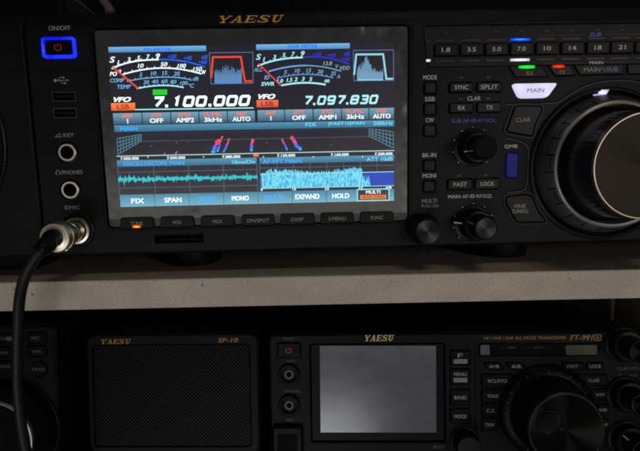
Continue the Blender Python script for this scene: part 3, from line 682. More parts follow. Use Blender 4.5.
# soft key bar
mb = MB(); z1 = sc(119, 194.3)[1]; z0 = scz-SH/2+.05; m = vgrad('soft_bar', (108, 172, 194), (60, 126, 156), z0, z1)
for i in range(8):
    a = X0+(X1-X0)*i/8+.12; b = X0+(X1-X0)*(i+1)/8-.12; mb.flat([(a, z0), (b, z0), (b, z1), (a, z1)], L0(0), m)
for t, u, v, w, mm in (('FIX', 137, 200.6, 13, TW), ('SPAN', 172, 199.7, 17.5, TW), ('3DSS', 206, 198.8, 17, BT), ('MONO', 239, 198, 17.5, TW), ('MULTI', 273, 197.2, 18.5, BT), ('EXPAND', 306.3, 196.4, 25, TW), ('HOLD', 340, 195.7, 17.5, TW)):
    tx(mb, t, u, v, w, 5, 1, mm, .03)
fr = [sc(356.8, 201), sc(388.8, 200.4), sc(388.8, 188.6), sc(356.8, 189.2)]
mb.flat(fr, L0(2), emi((35, 40, 60))); mb.stroke(fr, .75, L0(3), emi((150, 225, 235)), True)
tx(mb, 'MULTI', 372.8, 191.9, 15, 3.3, 4, TW, .03)
quad(mb, [(359.5, 199.4), (386, 198.8), (386, 194.6), (359.5, 195)], 4, emi((245, 125, 45))); tx(mb, 'VOX GAIN', 372.8, 197, 23, 3, 5, emi((120, 55, 20)), .01)
obj('soft_button_bar', mb, scr)
# wrinkled protective film over the display
from mathutils import noise
mb = MB(); NX, NZ = 110, 70; fx0, fx1 = bzL+1.0, bzR-1.0; fz0, fz1 = P(255, 216)[1], bzT-1.0; vs = []
for j in range(NZ+1):
    for i in range(NX+1):
        s_, t_ = i/NX, j/NZ; x = fx0+(fx1-fx0)*s_; zz = fz0+(fz1-fz0)*t_
        d = min(x-fx0, fx1-x, zz-fz0, fz1-zz); e = max(0, 1-d/10)**1.2
        nn = noise.noise(Vector((x*.11, zz*.07, 3.3)))+.5*noise.noise(Vector((x*.3, zz*.22, 9)))
        crease = abs(noise.noise(Vector((x*.16+zz*.1, zz*.05, 21))))
        y = .12+e*(.55*nn-.9*max(0, .3-crease))-.02*nn
        vs.append((x, min(.3, y), zz))
fs = [[j*(NX+1)+i, j*(NX+1)+i+1, (j+1)*(NX+1)+i+1, (j+1)*(NX+1)+i] for j in range(NZ) for i in range(NX)]
mb.add(vs, fs, M['film']); obj('protective_film', mb, T, smooth=180, label='clear wrinkled protective film over the display')

# soft keys under the display
sk = [('TUNE', 120, 154), ('VOX', 160, 194.5), ('MOX', 200.5, 235), ('ZIN/SPOT', 241, 275), ('DISP', 280, 315), ('S.MENU', 320, 354), ('FUNC', 359.6, 394)]
zk1 = P(255, 214.4)[1]; zk0 = P(255, 225.4)[1]
for t, a, b in sk:
    xa, xb = P(a, 220)[0], P(b, 220)[0]
    ol = rpoly([(xa, zk0), (xb, zk0), (xb-.5, zk1), (xa+.5, zk1)], 1.2)
    well.prism(off(ol, .45), -8, 2.9, M['void'])
    mb = MB(); mb.prism(ol, -1.0, 2.8, M['btn'], .35); o = obj('soft_key', mb, T)
    legend(t, (xa+xb)/2, zk0+2.9, len(t)*1.75*(.92 if len(t) > 5 else 1), 2.0, o, -1.03, 'dimw', .01, 'legend')
x, z = P(136.5, 226.7, 1.2); mb = MB(); mb.prism(rrect(x, z, 4.6, 1.4, .6), -1.25, 1, led((255, 80, 12), 1.2, 9)); obj('tune_lamp', mb, T, label='lit orange lamp under the TUNE key')
# card slot
x0, z0 = P(154, 235); x1, z1 = P(204, 242.5); well.box(x0, x1, -4, 9, z1, z0, M['void'])
mb = MB(); a = [(x0, z1), (x1, z1), (x1, z0), (x0, z0)]; mb.frame(off(a, .5), off(a, -.1), -.25, 2, M['panel']); mb.box(x0+1, x1-1, 3.5, 8.5, z1+1.0, z1+2.0, M['btn'], .2); mb.box(x0+.2, x1-.2, 8.6, 8.8, z1+.2, z0-.2, M['void']); obj('card_slot', mb, T)
# gold wordmark on the brow: sits on the leaning strip
def brow_y(z): return 0 if z < zS else (z-zS)/(zT-1-zS)*3.2
mb = MB(); xa, za_ = P(216, 22.6); xb, zb_ = P(285, 13.6); wordmark(mb, xa, za_, xb-xa, zb_-za_, 0, M['gold'], .35)
mb.v = [(x, brow_y(z)-.12+y, z) for x, y, z in mb.v]; obj('wordmark', mb, T, label='gold serif lettering YAESU')

# --- band key strip
bx0, bz1 = P(422.5, 25.5); bz0 = P(450, 67.6)[1]; bx1 = xR-8; bz1 = (bz1+P(600, 22)[1])/2
sol = rpoly([(bx0+2.5, bz0), (bx1, bz0), (bx1, bz1), (bx0, bz1)], 3)
well.prism(sol, -8, 1.7, M['void'])
mb = MB(); mb.prism(off(sol, -.5), .6, 1.65, M['strip'], .3); bp = obj('band_strip', mb, T); bwell = MB()
bands = ['1.8', '3.5', '5.0', '7.0', '10', '14', '18', '21', '24', '28', '50', 'GEN']
us = [446, 471.5, 496.5, 521.3, 546.9, 572.2, 597.4, 621.4, 645.6]; step = P(621.4, 47)[0]-P(597.4, 47)[0]
zc = P(521, 49)[1]
for i, t in enumerate(bands):
    x = P(us[i], 49)[0] if i < 9 else P(us[8], 49)[0]+(i-8)*step
    ol = rrect(x, zc, 12.9, 6.6, .7); bwell.prism(off(ol, .35), -8, 1.4, M['void'])
    mb = MB(); mb.prism(ol, -1.1, 1.5, M['btn'], .6); o = obj('band_button', mb, T)
    legend(t, x-.3, zc, {3: 4.6, 2: 3.9}[len(t)] if t != 'GEN' else 5.5, 2.3, o, -1.14, 'white', .016, 'legend')
    zz = P(521, 39.2)[1]; mb = MB(); on = (t == '7.0')
    mb.prism(rrect(x-.6, zz, 11 if on else 10.2, 1.3 if on else .8, .35), .25, 1.2, led((8, 62, 255), 1.2, 9) if on else M['indic']); obj('band_lamp', mb, T, label='lit blue lamp above 7.0' if on else None)
    zz = P(521, 59.6)[1]; mb = MB()
    mb.prism(rrect(x-.4, zz, 10.8 if on else 10.2, 1.5 if on else .9, .4), .25, 1.2, led((225, 225, 245), .7, 2.6) if on else M['indic']); obj('band_lamp', mb, T, label='lit white lamp below 7.0' if on else None)
    zz = P(521, 31)[1]; mb = MB(); mb.prism(rrect(x-.3, zz, 3.2, 1.1, .5), .3, 1.2, M['indic'], .2); obj('small_lamp', mb, T)
for v, on in ((60.3, 1), (41, 0)):
    x, z = P(428.3, v); mb = MB(); mb.prism(rrect(x, z, 2.8, 1.4 if on else 1.1, .6), .25, 1.2, led((225, 225, 235), .6, 1.6) if on else M['indic']); obj('small_lamp', mb, T, label='lit white marker lamp' if on else None)
cut(bp, bwell)
x, z = P(596, 34.2); legend('SUB', x, z, 6.4, 2.2, T, .55, 'bluep', .02, shear=.3)
x, z2 = P(597, 62.2); z2 = P(521, 63.6)[1]; legend('MAIN', x, z2, 7.6, 1.6, T, .55, 'white', .02)
mb = MB(); n = 0
for (a, b) in ((545, 587), (606, 700)):
    xa, xb = P(a, 35)[0], P(b, 35)[0]; k = int((xb-xa)/.9)
    for i in range(k):
        mb.box(xa+i*.9, xa+i*.9+.45, .53, .58, z-.28, z+.1, M['fade']); mb.box(xa+i*.9, xa+i*.9+.45, .53, .58, z2-.2, z2+.15, M['fade'])
obj('dotted_rule', mb, T)
# --- lower right field: stippled inlay
px = lambda *a: P(*a)
inl = [P(438, 247.5), P(552, 243.5), P(503, 212), P(500, 150), P(506, 100), P(508, 75), P(440, 77)]
inl = [(p[0], max(p[1], zB+2.2)) for p in inl]
mb = MB(); mb.prism(rpoly(inl, 1.5), -.12, 1.0, M['dots'], .08); inlay = obj('stippled_inlay', mb, T)
iw = MB()
class Both:
    def prism(s, *a, **k): well.prism(*a, **k); iw.prism(*a, **k)
both = Both()
xc = P(430, 88)[0]
for t, vt, v0, v1 in (('MODE', 77.3, 82, 94.2), ('SSB', 99, 103.2, 115.2), ('CW', 120, 124.6, 136.6), ('BK-IN', 155.1, 160, 171.4), ('MONI', 175.6, 180.6, 192)):
    z1, z0 = P(430, v0)[1], P(430, v1)[1]; ol = rrect(xc, (z0+z1)/2, 6.6, z1-z0-.4, .9)
    well.prism(off(ol, .7), -8, 2.6, M['void'])
    mb = MB(); mb.prism(ol, -.9, 2.4, M['btn'], .5)
    for i in range(4):
        for j in range(3): mb.box(xc-2+i*1.1, xc-1.5+i*1.1, -1.05, -.8, (z0+z1)/2-1.2+j*1.0+(i%2)*.3, (z0+z1)/2-.7+j*1.0+(i%2)*.3, M['hatch'])
    obj('square_button', mb, T)
    z = P(430, vt)[1]; legend(t, xc, z, {4: 7.6, 3: 5.4, 2: 4.5, 5: 7.7}[len(t)], 2.3, T)
z = P(430, 201)[1]; legend('MULTI', P(429.5, 201)[0], z, 8.6, 2.4, T, mat='dimw'); legend('PUSH ON', P(430, 206)[0], P(430, 206)[1], 9.6, 1.7, T, mat='dimw')
def pill(u, v):
    x, z = P(u, v); mb = MB(); mb.prism(rrect(x, z, 2.7, 1.5, .7), -.28, 1, M['indic'], .2); o = obj('small_lamp', mb, T)
for t, ua, ub, va, vb in (('SYNC', 449.3, 472, 83.2, 92), ('SPLIT', 476.6, 500, 82.8, 91.6), ('RX', 449.3, 472, 103.6, 112.4), ('TX', 476.8, 500, 103.1, 112), ('FAST', 447.4, 471.4, 179.6, 188.8), ('LOCK', 474.6, 498.2, 179, 188.2)):
    x0, z1 = P(ua, va); x1, z0 = P(ub, vb); ol = rrect((x0+x1)/2, (z0+z1)/2, x1-x0, z1-z0, 1.1)
    button('oblong_button', T, ol, 1.6, leg=t, lw=len(t)*1.9, lh=2.3, well=both, gap=.7)
for u, v in ((461, 77.6), (488.3, 77.2), (460.8, 99), (488, 98.6), (459, 175.7), (485.7, 175)): pill(u, v)
x, z = P(474, 98.4); legend('CLAR', x, z, 7.4, 2.3, T, -.17)
x, z = P(473.6, 120.8); legend('SUB AF-◎-RF/SQL', x, z, 25, 2.5, T, -.17, 'bluep')
x, z = P(470.3, 196.4); legend('MAIN AF-◎-RF/SQL', x, z, 25.5, 2.5, T, -.17, 'white')
# small knobs
def dual_knob(u, v, hfront, lever, parent=T, pl=P, r1=9.2, r2=6.6, mat='knob', dotr=11.4):
    x, z = pl(u, v, hfront); f = hfront/21.0
    mb = MB(); mb.lathe(x, z, [(r1+1.6, .2), (r1+1.5, -.5), (r1+.6, -.9), (r1*.98, -1.0)], M[mat], 56)
    kn = obj('knob_base', mb, parent)
    kmod = lambda i, k: 1+(.012 if i % 2 else -.012)
    mb = MB(); mb.lathe(x, z, [(r1*.9, -.9), (r1*.98, -1.2), (r1*.92, -9.0*f), (r1*.86, -9.8*f), (r2*.9, -9.9*f)], M[mat], 72, kmod)
    ok = obj('outer_knob', mb, parent)
    mb = MB()
    if lever:
        a = math.radians(172); c, s_ = math.cos(a), math.sin(a)
        ring_ = [(r1*.7, -1.1), (r1*1.52, .9), (r1*1.52, -.9), (r1*.7, -1.4)]
        ol = [(x+c*r1*.6-s_*1.7, z+s_*r1*.6+c*1.7), (x+c*r1*1.55-s_*.9, z+s_*r1*1.55+c*.9), (x+c*r1*1.55+s_*.9, z+s_*r1*1.55-c*.9), (x+c*r1*.6+s_*1.7, z+s_*r1*.6-c*1.7)]
        mb.prism(rpoly(ol, .6), -8.2*f, -2.6, M[mat], .5); ya = -8.35*f; b0, b1 = 1.0, 1.5
    else: a = math.radians(196); c, s_ = math.cos(a), math.sin(a); ya = -10.0*f; b0, b1 = .72, .9
    mb.stroke([(x+c*r1*b0, z+s_*r1*b0), (x+c*r1*b1, z+s_*r1*b1)], .65, ya, M['white']); obj('pointer', mb, ok)
    mb = MB(); mb.lathe(x, z, [(r2, -9.5*f), (r2*.98, -19.6*f), (r2*.9, -hfront+.3), (r2*.84, -hfront)], M[mat], 96, lambda i, k: 1+(.018 if (i//2) % 2 and k < 2 else 0))
    ik = obj('inner_knob', mb, parent)
    mb = MB(); mb.lathe(x, z, [(r2*.86, -hfront+.3), (r2*.83, -hfront-.05), (0, -hfront-.02)], M['capdisc' if lever else 'body'], 64); obj('cap', mb, ik)
    a = math.radians(196 if not lever else 160); c, s_ = math.cos(a), math.sin(a)
    mb = MB(); yy0, yy1 = -10.5*f, -hfront+1
    # index line along the flank of the inner knob
    vs = []
    for t in (-.035, .035):
        for yy in (yy0, yy1): vs.append((x+(r2*1.03)*math.cos(a+t), yy, z+(r2*1.03)*math.sin(a+t)))
    mb.add(vs, [[0, 1, 3, 2]], M['white']); obj('index_line', mb, ik)
    for k in range(9):
        if k in (0, 8) and False: continue
        a = math.radians(-45+k*270/8+0); mb = MB(); mb.flat(circ(x+dotr*math.cos(a), z+dotr*math.sin(a), .33, 12), -.17, M['white']); obj('scale_dot', mb, parent)
dual_knob(486, 147.0, 21, False); dual_knob(486.2, 228.5, 21, True)
# single push knob
x, z = P(428, 231.8, 15); mb = MB()
mb.lathe(x, z, [(9.6, .4), (9.4, -.4), (8.8, -.8), (8.6, -1.0)], M['knob'], 56)
mb.lathe(x, z, [(8.5, -.6), (8.2, -3), (7.2, -12.5), (6.7, -14.6)], M['knob'], 96, lambda i, k: 1+(.015 if (i//2) % 2 and k in (1, 2) else 0)); kk = obj('push_knob', mb, T)
mb = MB(); mb.lathe(x, z, [(6.72, -14.5), (6.5, -15.05), (0, -15.0)], M['capdisc'], 64); obj('cap', mb, kk)

# --- RX / TX / MAIN-SUB keys
def pxpoly(pl, pts, r=.8, h=0): return rpoly([pl(u, v, h) for u, v in pts], r)
ol = pxpoly(P, [(515, 77), (548, 76.2), (540, 66.3), (508.5, 66.5)]); button('transmit_key', T, ol, .9, leg='RX', lw=3.6, lh=2.2, well=both, lx=.6, lz=-1.0, lmat='dimw')
ol = pxpoly(P, [(555, 75.8), (575, 75.4), (568.5, 65.4), (547.5, 65.8)]); button('transmit_key', T, ol, .9, leg='TX', lw=3.6, lh=2.2, well=well, lx=0, lz=-1.0, lmat='dimw')
ol = pxpoly(P, [(579.5, 75), (622.5, 74.2), (622.5, 64.4), (573.5, 65)]); button('main_sub_key', T, ol, .9, leg='MAIN', lw=9.2, lh=2.3, well=well, lx=-4, lmat='dimw')
x, z = P(609, 69.6); legend('∿SUB', x, z, 9, 2.3, T, -.95, 'cyanp', .008)
ol = pxpoly(P, [(627, 74.2), (664, 73.6), (664, 63.8), (627, 64.4)]); button('split_key', T, ol, .9, leg='TXW', lw=6.6, lh=2.3, well=well, lmat='cyanp')
x, z = P(526.2, 67.2); mb = MB(); mb.prism(rrect(x, z, 9.2, 1.7, .6), -1.05, .5, led((14, 225, 36), .8, 5), .2); obj('receive_lamp', mb, T, label='lit green RX lamp')
x, z = P(557.8, 66.6); mb = MB(); mb.prism(rrect(x, z, 6.6, 1.5, .5), -1.05, .5, led((255, 26, 10), .9, 6), .2); obj('transmit_lamp', mb, T, label='lit red TX lamp')
# lit MAIN key
ol = pxpoly(P, [(518.5, 98.4), (546.5, 97.8), (557.3, 83), (511.6, 83.8)], 2.2)
well.prism(off(ol, .8), -8, 1.6, M['void']); iw.prism(off(ol, .8), -8, 1.6, M['void'])
m, N, L, b = newmat('backlit_key'); b.inputs['Base Color'].default_value = lin((215, 210, 235)); b.inputs['Emission Color'].default_value = lin((214, 208, 244)); b.inputs['Emission Strength'].default_value = .95
tc = N.new('ShaderNodeTexCoord'); no = N.new('ShaderNodeTexNoise'); no.inputs['Scale'].default_value = 120; L.new(tc.outputs['Object'], no.inputs['Vector'])
mr = N.new('ShaderNodeMapRange'); mr.inputs[3].default_value = .5; mr.inputs[4].default_value = 1.15; L.new(no.outputs['Fac'], mr.inputs[0]); L.new(mr.outputs[0], b.inputs['Emission Strength'])
mb = MB(); mb.prism(ol, -1.5, 1.4, m, .7); o = obj('main_key', mb, T, label='white backlit MAIN key')
x, z = P(534.5, 90.6); legend('MAIN', x, z, 9.4, 2.3, o, -1.54, 'dimw', .005, 'legend')
# CLAR, FINE TUNING, QMB
clar = pxpoly(P, [(505.5, 131.5), (531.5, 136.5), (534.5, 124), (540.5, 112), (541, 106.5), (514.5, 106.3)], 1.6)
fine = pxpoly(P, [(516.5, 222.3), (545.5, 221.6), (537, 210), (531.5, 196.5), (526, 194.2), (505.5, 196.8), (505.3, 203)], 1.8)
def rimmed(ol, t, cx, cz, w):
    mb = MB(); mb.prism(ol, -1.2, 2.4, M['btn'], .5); o = obj('angled_key', mb, T, label=t.replace('\n', ' ')+' key'); both.prism(off(ol, .55), -8, 2.6, M['void'])
    mb = MB(); mb.frame(off(ol, 1.7), off(ol, .6), -.7, .5, M['btn']); obj('rim', mb, o)
    zz = cz
    for s_ in t.split('\n'): legend(s_, cx, zz, w if len(s_) > 4 or '\n' not in t else w*.66, 2.3, o, -1.24, 'dimw', .01, 'legend'); zz -= 2.9
x, z = P(523, 119.8, 1); rimmed(clar, 'CLAR', x, z, 8.2)
x, z = P(520, 206.2, 1); rimmed(fine, 'FINE\nTUNING', x, z, 9.6)
q = pxpoly(P, [(505.2, 177.2), (516.4, 178), (517.6, 153.2), (506, 152.6)], 1.6)
mb = MB(); mb.prism(q, -1.3, 2.4, M['qmb'], .5); both.prism(off(q, .5), -8, 2.6, M['void'])
x, z = P(511.3, 165.4)
for i in range(5): mb.stroke([(x-1.6, z-2.2+i*.9), (x+1.6, z-.6+i*.9)], .22, -1.36, M['btn'])
obj('quick_memory_key', mb, T, label='blue upright key'); x, z = P(510.8, 146.6); legend('QMB', x, z, 7.4, 2.3, T, -.17)

def smooth_pts_(p, n=5):
    out = []
    for i in range(len(p)-1):
        a, b, c, d = p[max(i-1, 0)], p[i], p[i+1], p[min(i+2, len(p)-1)]
        for k in range(n):
            t = k/n; v = .5*((2*b)+(-a+c)*t+(2*a-5*b+4*c-d)*t*t+(-a+3*b-3*c+d)*t**3); out.append((v[0], v[1]))
    return out+[(p[-1][0], p[-1][1])]
# --- main dial
dx, dz = P(616, 163, 12); dx2, dz2 = P(647.5, 168, 36)
print('dial centres', (round(dx, 1), round(dz, 1)), (round(dx2, 1), round(dz2, 1)))
DX, DZ = (dx+dx2)/2, (dz+dz2)/2; DZ = max(DZ, zB+41.0)
both.prism(circ(DX, DZ, 41.0, 120), -8, 2.2, M['void'])
mb = MB(); mb.lathe(DX, DZ, [(43.0, .3), (43.0, -1.3), (42.4, -1.7), (41.5, -1.7), (41.1, -1.3), (41.0, 2.2)], M['btn'], 144); obj('dial_surround', mb, T)
mb = MB(); mb.lathe(DX, DZ, [(40.9, 2.1), (30, 2.1)], M['void'], 96); obj('dial_well', mb, T)
RG = 33.6
mb = MB()
mb.lathe(DX, DZ, [(38.6, 2), (38.4, -3.4), (37.6, -4.6), (35.6, -9.6), (34.9, -10.6), (34.4, -11.0)], M['ring'], 180)
mpv = obj('outer_dial_ring', mb, T)
mb = MB(); mb.lathe(DX, DZ, [(34.8, -10.9), (34.5, -11.8), (33.7, -12.4), (32.7, -11.9), (32.4, -6), (32.4, 1)], M['rim'], 180); obj('bright_edge', mb, mpv)
mb = MB(); mb.lathe(DX, DZ, [(37.0, -6.6), (37.0, -7.1), (34.75, -11.3), (34.6, -11.0)], M['pads'], 180); obj('grip_band', mb, mpv)
mb = MB()
for k in range(24):
    a = 2*PI*(k+.35)/24
    vs = []
    for t in (-.009, .009):
        for (r_, y_) in ((37.3, -7.0), (34.72, -11.5)): vs.append((DX+r_*math.cos(a+t), y_, DZ+r_*math.sin(a+t)))
    mb.add(vs, [[0, 1, 3, 2]], M['void'])
    if k % 2:
        vs = []
        for i in range(9):
            t = (.03+i*.025)
            for (r_, y_) in ((36.0, -9.3), (35.75, -9.8)): vs.append((DX+r_*math.cos(a+t), y_, DZ+r_*math.sin(a+t)))
        mb.add(vs, [[2*i, 2*i+1, 2*i+3, 2*i+2] for i in range(8)], M['void'])
obj('grip_slots', mb, mpv)
kp = [(30.6, 1), (30.6, -5), (29.6, -7)]+[(29.4-.55*(i//2)*.28-(.28 if i % 2 else 0), -8-i*.78) for i in range(30)]+[(27.3, -32.2), (27.0, -34.4)]
mb = MB(); mb.lathe(DX, DZ, kp, M['dialr'], 200, lambda i, k: 1+(.006 if (i % 4) < 2 and 3 < k < 32 else 0)); dial = obj('main_dial', mb, T)
mb = MB(); mb.lathe(DX, DZ, [(27.05, -34.3), (26.95, -35.4), (26.6, -35.85), (26.1, -35.85)], M['edge'], 200); obj('bright_edge', mb, dial)
fx, fz = DX+12, DZ-4
dcut = MB(); mb = MB()
mb.lathe(DX, DZ, [(26.15, -35.0), (26.12, -35.8), (18, -35.6), (8, -35.45), (0, -35.4)], M['disc'], 200); obj('dial_face', mb, dial)
mb = MB(); mb.lathe(fx+2, fz, [(7.4, -35.5), (7.3, -36.0), (6.8, -36.1), (6.3, -35.75), (4, -35.6), (0, -35.55)], M['gloss'], 64); obj('finger_dimple', mb, dial)
for pts in ([(506, 103.5), (540, 102.6), (556, 101.6), (566, 96), (578, 88.5), (592, 82.8), (608, 80), (628, 79.6), (650, 84)], [(506, 137), (518, 140), (526, 144), (528.4, 152), (527.6, 166), (526.6, 182), (522, 189.5), (506, 191.5)]):
    q = smooth_pts_([Vector(P(*p)) for p in pts]); mb = MB()
    mb.stroke(q, .8, -.19, M['void']); mb.stroke([(a+.1, b-.55) for a, b in q], .3, -.24, M['ring']); obj('painted_groove', mb, T)  # flat lines: dark for the groove's shade, pale for its lit edge
# small lit marker above dial
h_ = .8; ol = [P(u, v, 0) for u, v in [(594.2, 95.6), (604.4, 94.8), (607.2, 89.9), (599.3, 89.9), (599.8, 93.1), (594, 94.4)]]
mb = MB(); mb.prism(ol, -2.0, 1, led((205, 205, 250), .7, 1.9)); obj('marker_lamp', mb, T, label='small lit white marker above the dial')

cut(front, well); cut(inlay, iw)

# =================================================================== MATCHING SPEAKER (left)
SPK = thing('external_speaker', 'black desktop speaker cut off by the left edge, standing against the lit transceiver', 'speaker', P.O, P.eul)
sx1 = xL-.9; sx0 = sx1-242; mb = MB(); vs = []
zTs = zT-.6; prof2 = [(1.6, zB), (0, zB+1.6), (0, zS), (3.2, zTs-1.0), (4.4, zTs), (14, zTs), (14, zB)]
for i, x in enumerate([sx0, sx0+1.2, sx1-.9, sx1]):
    e = (1.2 if i == 0 else .7) if i in (0, 3) else 0
    for (y, z) in prof2: vs.append((x, y+(e if y < 10 else 0), z-(e if z > zT-2.5 else 0)))
mb.add(vs, fs_ := [[k*7+i, k*7+(i+1) % 7, (k+1)*7+(i+1) % 7, (k+1)*7+i] for k in range(3) for i in range(7)]+[list(range(7)), [21+i for i in range(7)]], M['panel'])
sp = obj('front_panel', mb, SPK); w2 = MB(); w2.box(sx0+3, sx1+2, -3, .9, gz-.45, gz+.45, M['void'])
gcx = P(7, 141)[0]-58; gcz = P(7, 141)[1]; w2.prism(circ(gcx, gcz, 58, 120), -5, 2.5, M['void'])
cut(sp, w2)
mb = MB(); mb.box(sx0+3, sx1-2, 14, 322, zB+1, zTs-1.5, M['body'], 1.5); obj('case', mb, SPK)
mb = MB(); mb.lathe(gcx, gcz, [(57.9, 2.4), (57.8, -1.0), (57, -1.5), (55.6, -.9), (55.4, 2)], M['btn'], 140); obj('grille_rim', mb, SPK)
mb = MB(); mb.lathe(gcx, gcz, [(55.5, 1.6), (52, .8), (0, .2)], M['grille'], 120); obj('grille', mb, SPK)
for x in (sx1-30, sx0+30):
    for y in (34, 290): mb = MB(); mb.box(x-14, x+14, y-14, y+14, .3, zB+1.3, M['btn'], .6); obj('foot', mb, SPK)

# =================================================================== MICROPHONE PLUG AND CABLE
MC = thing('microphone_cable', 'dark rubber cable with nickel screw plug, hanging over the upper shelf edge at left', 'cable', (0, 0, 0))
def pw_(x, z, h): return P.O + P.X*x + P.Z*z + P.N*h
cab = [P.w(47.5, 244.5, 35), P.w(43.5, 248, 39), P.w(39, 252.8, 41.5), P.w(34.5, 259.5, 42), P.w(28, 270, 42), P.w(23, 283, 41), P.w(20, 297, 39), P.w(18.4, 315, 37), P.w(17.8, 335, 36), P.w(17.4, 360, 35), P.w(17.6, 385, 34), P.w(19.6, 410, 33), P.w(22.5, 432, 32), P.w(27, 455, 31), P.w(33, 480, 30), P.w(40, 510, 29), P.w(46, 545, 28)]
def smooth_pts(p, n=6):
    out = []
    for i in range(len(p)-1):
        a, b, c, d = p[max(i-1, 0)], p[i], p[i+1], p[min(i+2, len(p)-1)]
        for k in range(n):
            t = k/n; out.append(.5*((2*b)+(-a+c)*t+(2*a-5*b+4*c-d)*t*t+(-a+3*b-3*c+d)*t**3))
    return out+[p[-1]]
cp = smooth_pts(cab)
mb = MB(); mb.tube(cp, 2.6, M['cable'], 18); obj('cable', mb, MC)
ax = [pw_(mx, mz, 0), pw_(mx, mz, 26)]
def plug(prof, mat, mod=None, n=56):
    """turned part on the socket axis; prof = (radius, distance out from the panel)"""
    mb = MB(); mb.lathe(mx, mz, [(r, -h) for r, h in prof], M[mat], n, mod)
    mb.v = [tuple(P.O+P.X*x+P.Z*z-P.N*y) for x, y, z in mb.v]
    return mb
obj('plug_collar', plug([(4.9, 1.5), (5.3, 3.2), (5.6, 4.5), (5.6, 9.5), (5.9, 9.8), (5.9, 11.5), (5.6, 11.8), (5.6, 17.5), (5.2, 18)], 'jack'), MC)
obj('locking_ring', plug([(5.1, 17.6), (7.3, 18.2), (7.8, 19), (7.8, 22.4), (7.3, 22.6), (7.3, 23.2), (7.8, 23.4), (7.8, 25.8), (7.2, 26.8), (5.4, 27), (4.6, 27.2)], 'jack', lambda i, k: 1+(.02 if i % 2 and 1 < k < 9 else 0), 72), MC)
mb = MB()
a = cp[0]; base = pw_(mx, mz, 22)
mb.tube(smooth_pts([pw_(mx, mz, 26), pw_(mx, mz, 30), cab[0], cab[1], cab[2]], 5), [4.6]*6+[4.5, 4.1, 4.4, 4.0, 4.3, 3.9, 4.2, 3.8, 4.1, 3.7, 3.9, 3.6, 3.6, 3.4, 3.2], M['btn'], 24); obj('strain_relief', mb, MC)
mb = MB(); c0 = pw_(mx-6.6, mz+3.2, 22); mb.tube([c0, c0+P.X*-1.4+P.Z*.7], [1.5, 1.3], M['jack'], 16); obj('clamp_screw', mb, MC)
mb = MB(); c0 = pw_(mx+3.0, mz-6.3, 22); mb.tube([c0, c0+P.X*.5+P.Z*-1.2], [1.5, 1.3], M['jack'], 16); obj('clamp_screw', mb, MC)

# =================================================================== SHELVES AND CABINET
ZS = P.O.z; YF = 266.6
def board(name, label, cat, x0, x1, y0, y1, z0, z1, mat, ch=.8):
    root_z = z0; mb = MB(); mb.box(x0, x1, 0, y1-y0, 0, z1-z0, mat, ch)
    # bevel on the long edges is produced by the front chamfer
    o = obj(name, mb); o.location = (0, y0*S, z0*S); o['label'] = label; o['category'] = cat; return o
board('shelf_board', 'speckled beige laminate shelf board carrying the large lit transceiver', 'shelf', -420, 500, YF, 640, ZS-16.3, ZS, M['shelf'], .5)
ZL = HUP-218
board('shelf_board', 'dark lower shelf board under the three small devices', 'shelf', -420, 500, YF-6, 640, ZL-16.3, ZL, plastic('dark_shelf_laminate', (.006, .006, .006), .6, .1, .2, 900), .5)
side = plastic('brown_side_laminate', (.20, .155, .10), .6, .2, .3, 900)
board('side_panel', 'dull brown cabinet side panel at the far right behind the small transceiver', 'cabinet panel', 296, 312, 300, 487, ZL+.5, ZS-16.8, side)
board('corner_batten', 'thin pale upright batten beside the brown side panel at the right', 'batten', 290.5, 294, 484, 492, ZL+.5, ZS-16.8, paint('pale_batten', (150, 145, 130)))
wallm = plastic('dark_back_paint', (.006, .006, .0075), .8, .1, .3, 300)
mb = MB(); mb.box(-900, 900, 0, 10, 0, 900, wallm); o = obj('back_wall', mb); o.location = (0, .66, 0); o['label'] = 'black back wall behind the shelves'; o['category'] = 'wall'
# small adaptor hanging on the back by the batten
A = thing('power_adaptor', 'small dark adaptor hung in the gap beside the pale batten at far right', 'adaptor', (278, 470, HUP-112))
mb = MB(); mb.prism(rrect(0, 12, 17, 30, 2), -14, 6, plastic('adaptor_plastic', (.006, .007, .012), .3, .5, .03), 1.2); ab = obj('housing', mb, A)
for x in (-3.8, 3.6): mb = MB(); mb.lathe(x, 20, [(1.3, -13.8), (1.2, -15.5), (0, -16.2)], M['chrome'], 20); obj('terminal', mb, A)
mb = MB(); mb.box(-3, 3, 5, 18, 6, 16, M['body'], .4); obj('mounting_block', mb, A)
# grey cloth on top of the radio
CL = thing('folded_cloth', 'dark grey folded cloth with pale rolled hem on top of the large transceiver', 'cloth', P.O, P.eul)
hz = lambda u, v, h: (lambda p: (p[0], -h, p[1]))(P(u, v, h))
clm = plastic('dark_cloth', (.018, .017, .021), .9, .1, .6, 900); hem = plastic('pale_hem', (.13, .10, .095), .8, .1, .6, 700)
mb = MB(); pts = []
nx, nz = 24, 14
top = [(66, -26), (84, -30), (104, -14), (108, 2), (112, 13.5)]
vs = []
for j in range(nz+1):
    for i in range(nx+1):
        s_, t_ = i/nx, j/nz
        x0_, _, z0_ = hz(50+64*s_, 14, -22-14*t_)
        edge = 1 if s_ < .75 else 1-(s_-.75)/.25*.65
        zz = zT-1.4+t_*34*edge*(.75+.25*math.sin(s_*5)); yy = 22+20*t_+3.5*math.sin(s_*11+t_*2.2)+1.5*math.sin(s_*27+t_*5)
        vs.append((x0_-8*t_*s_, yy, zz))
fs2 = [[j*(nx+1)+i, j*(nx+1)+i+1, (j+1)*(nx+1)+i+1, (j+1)*(nx+1)+i] for j in range(nz) for i in range(nx)]
n0 = len(vs); vs2 = [(x, y+2.5, z) for x, y, z in vs]; rimf = []
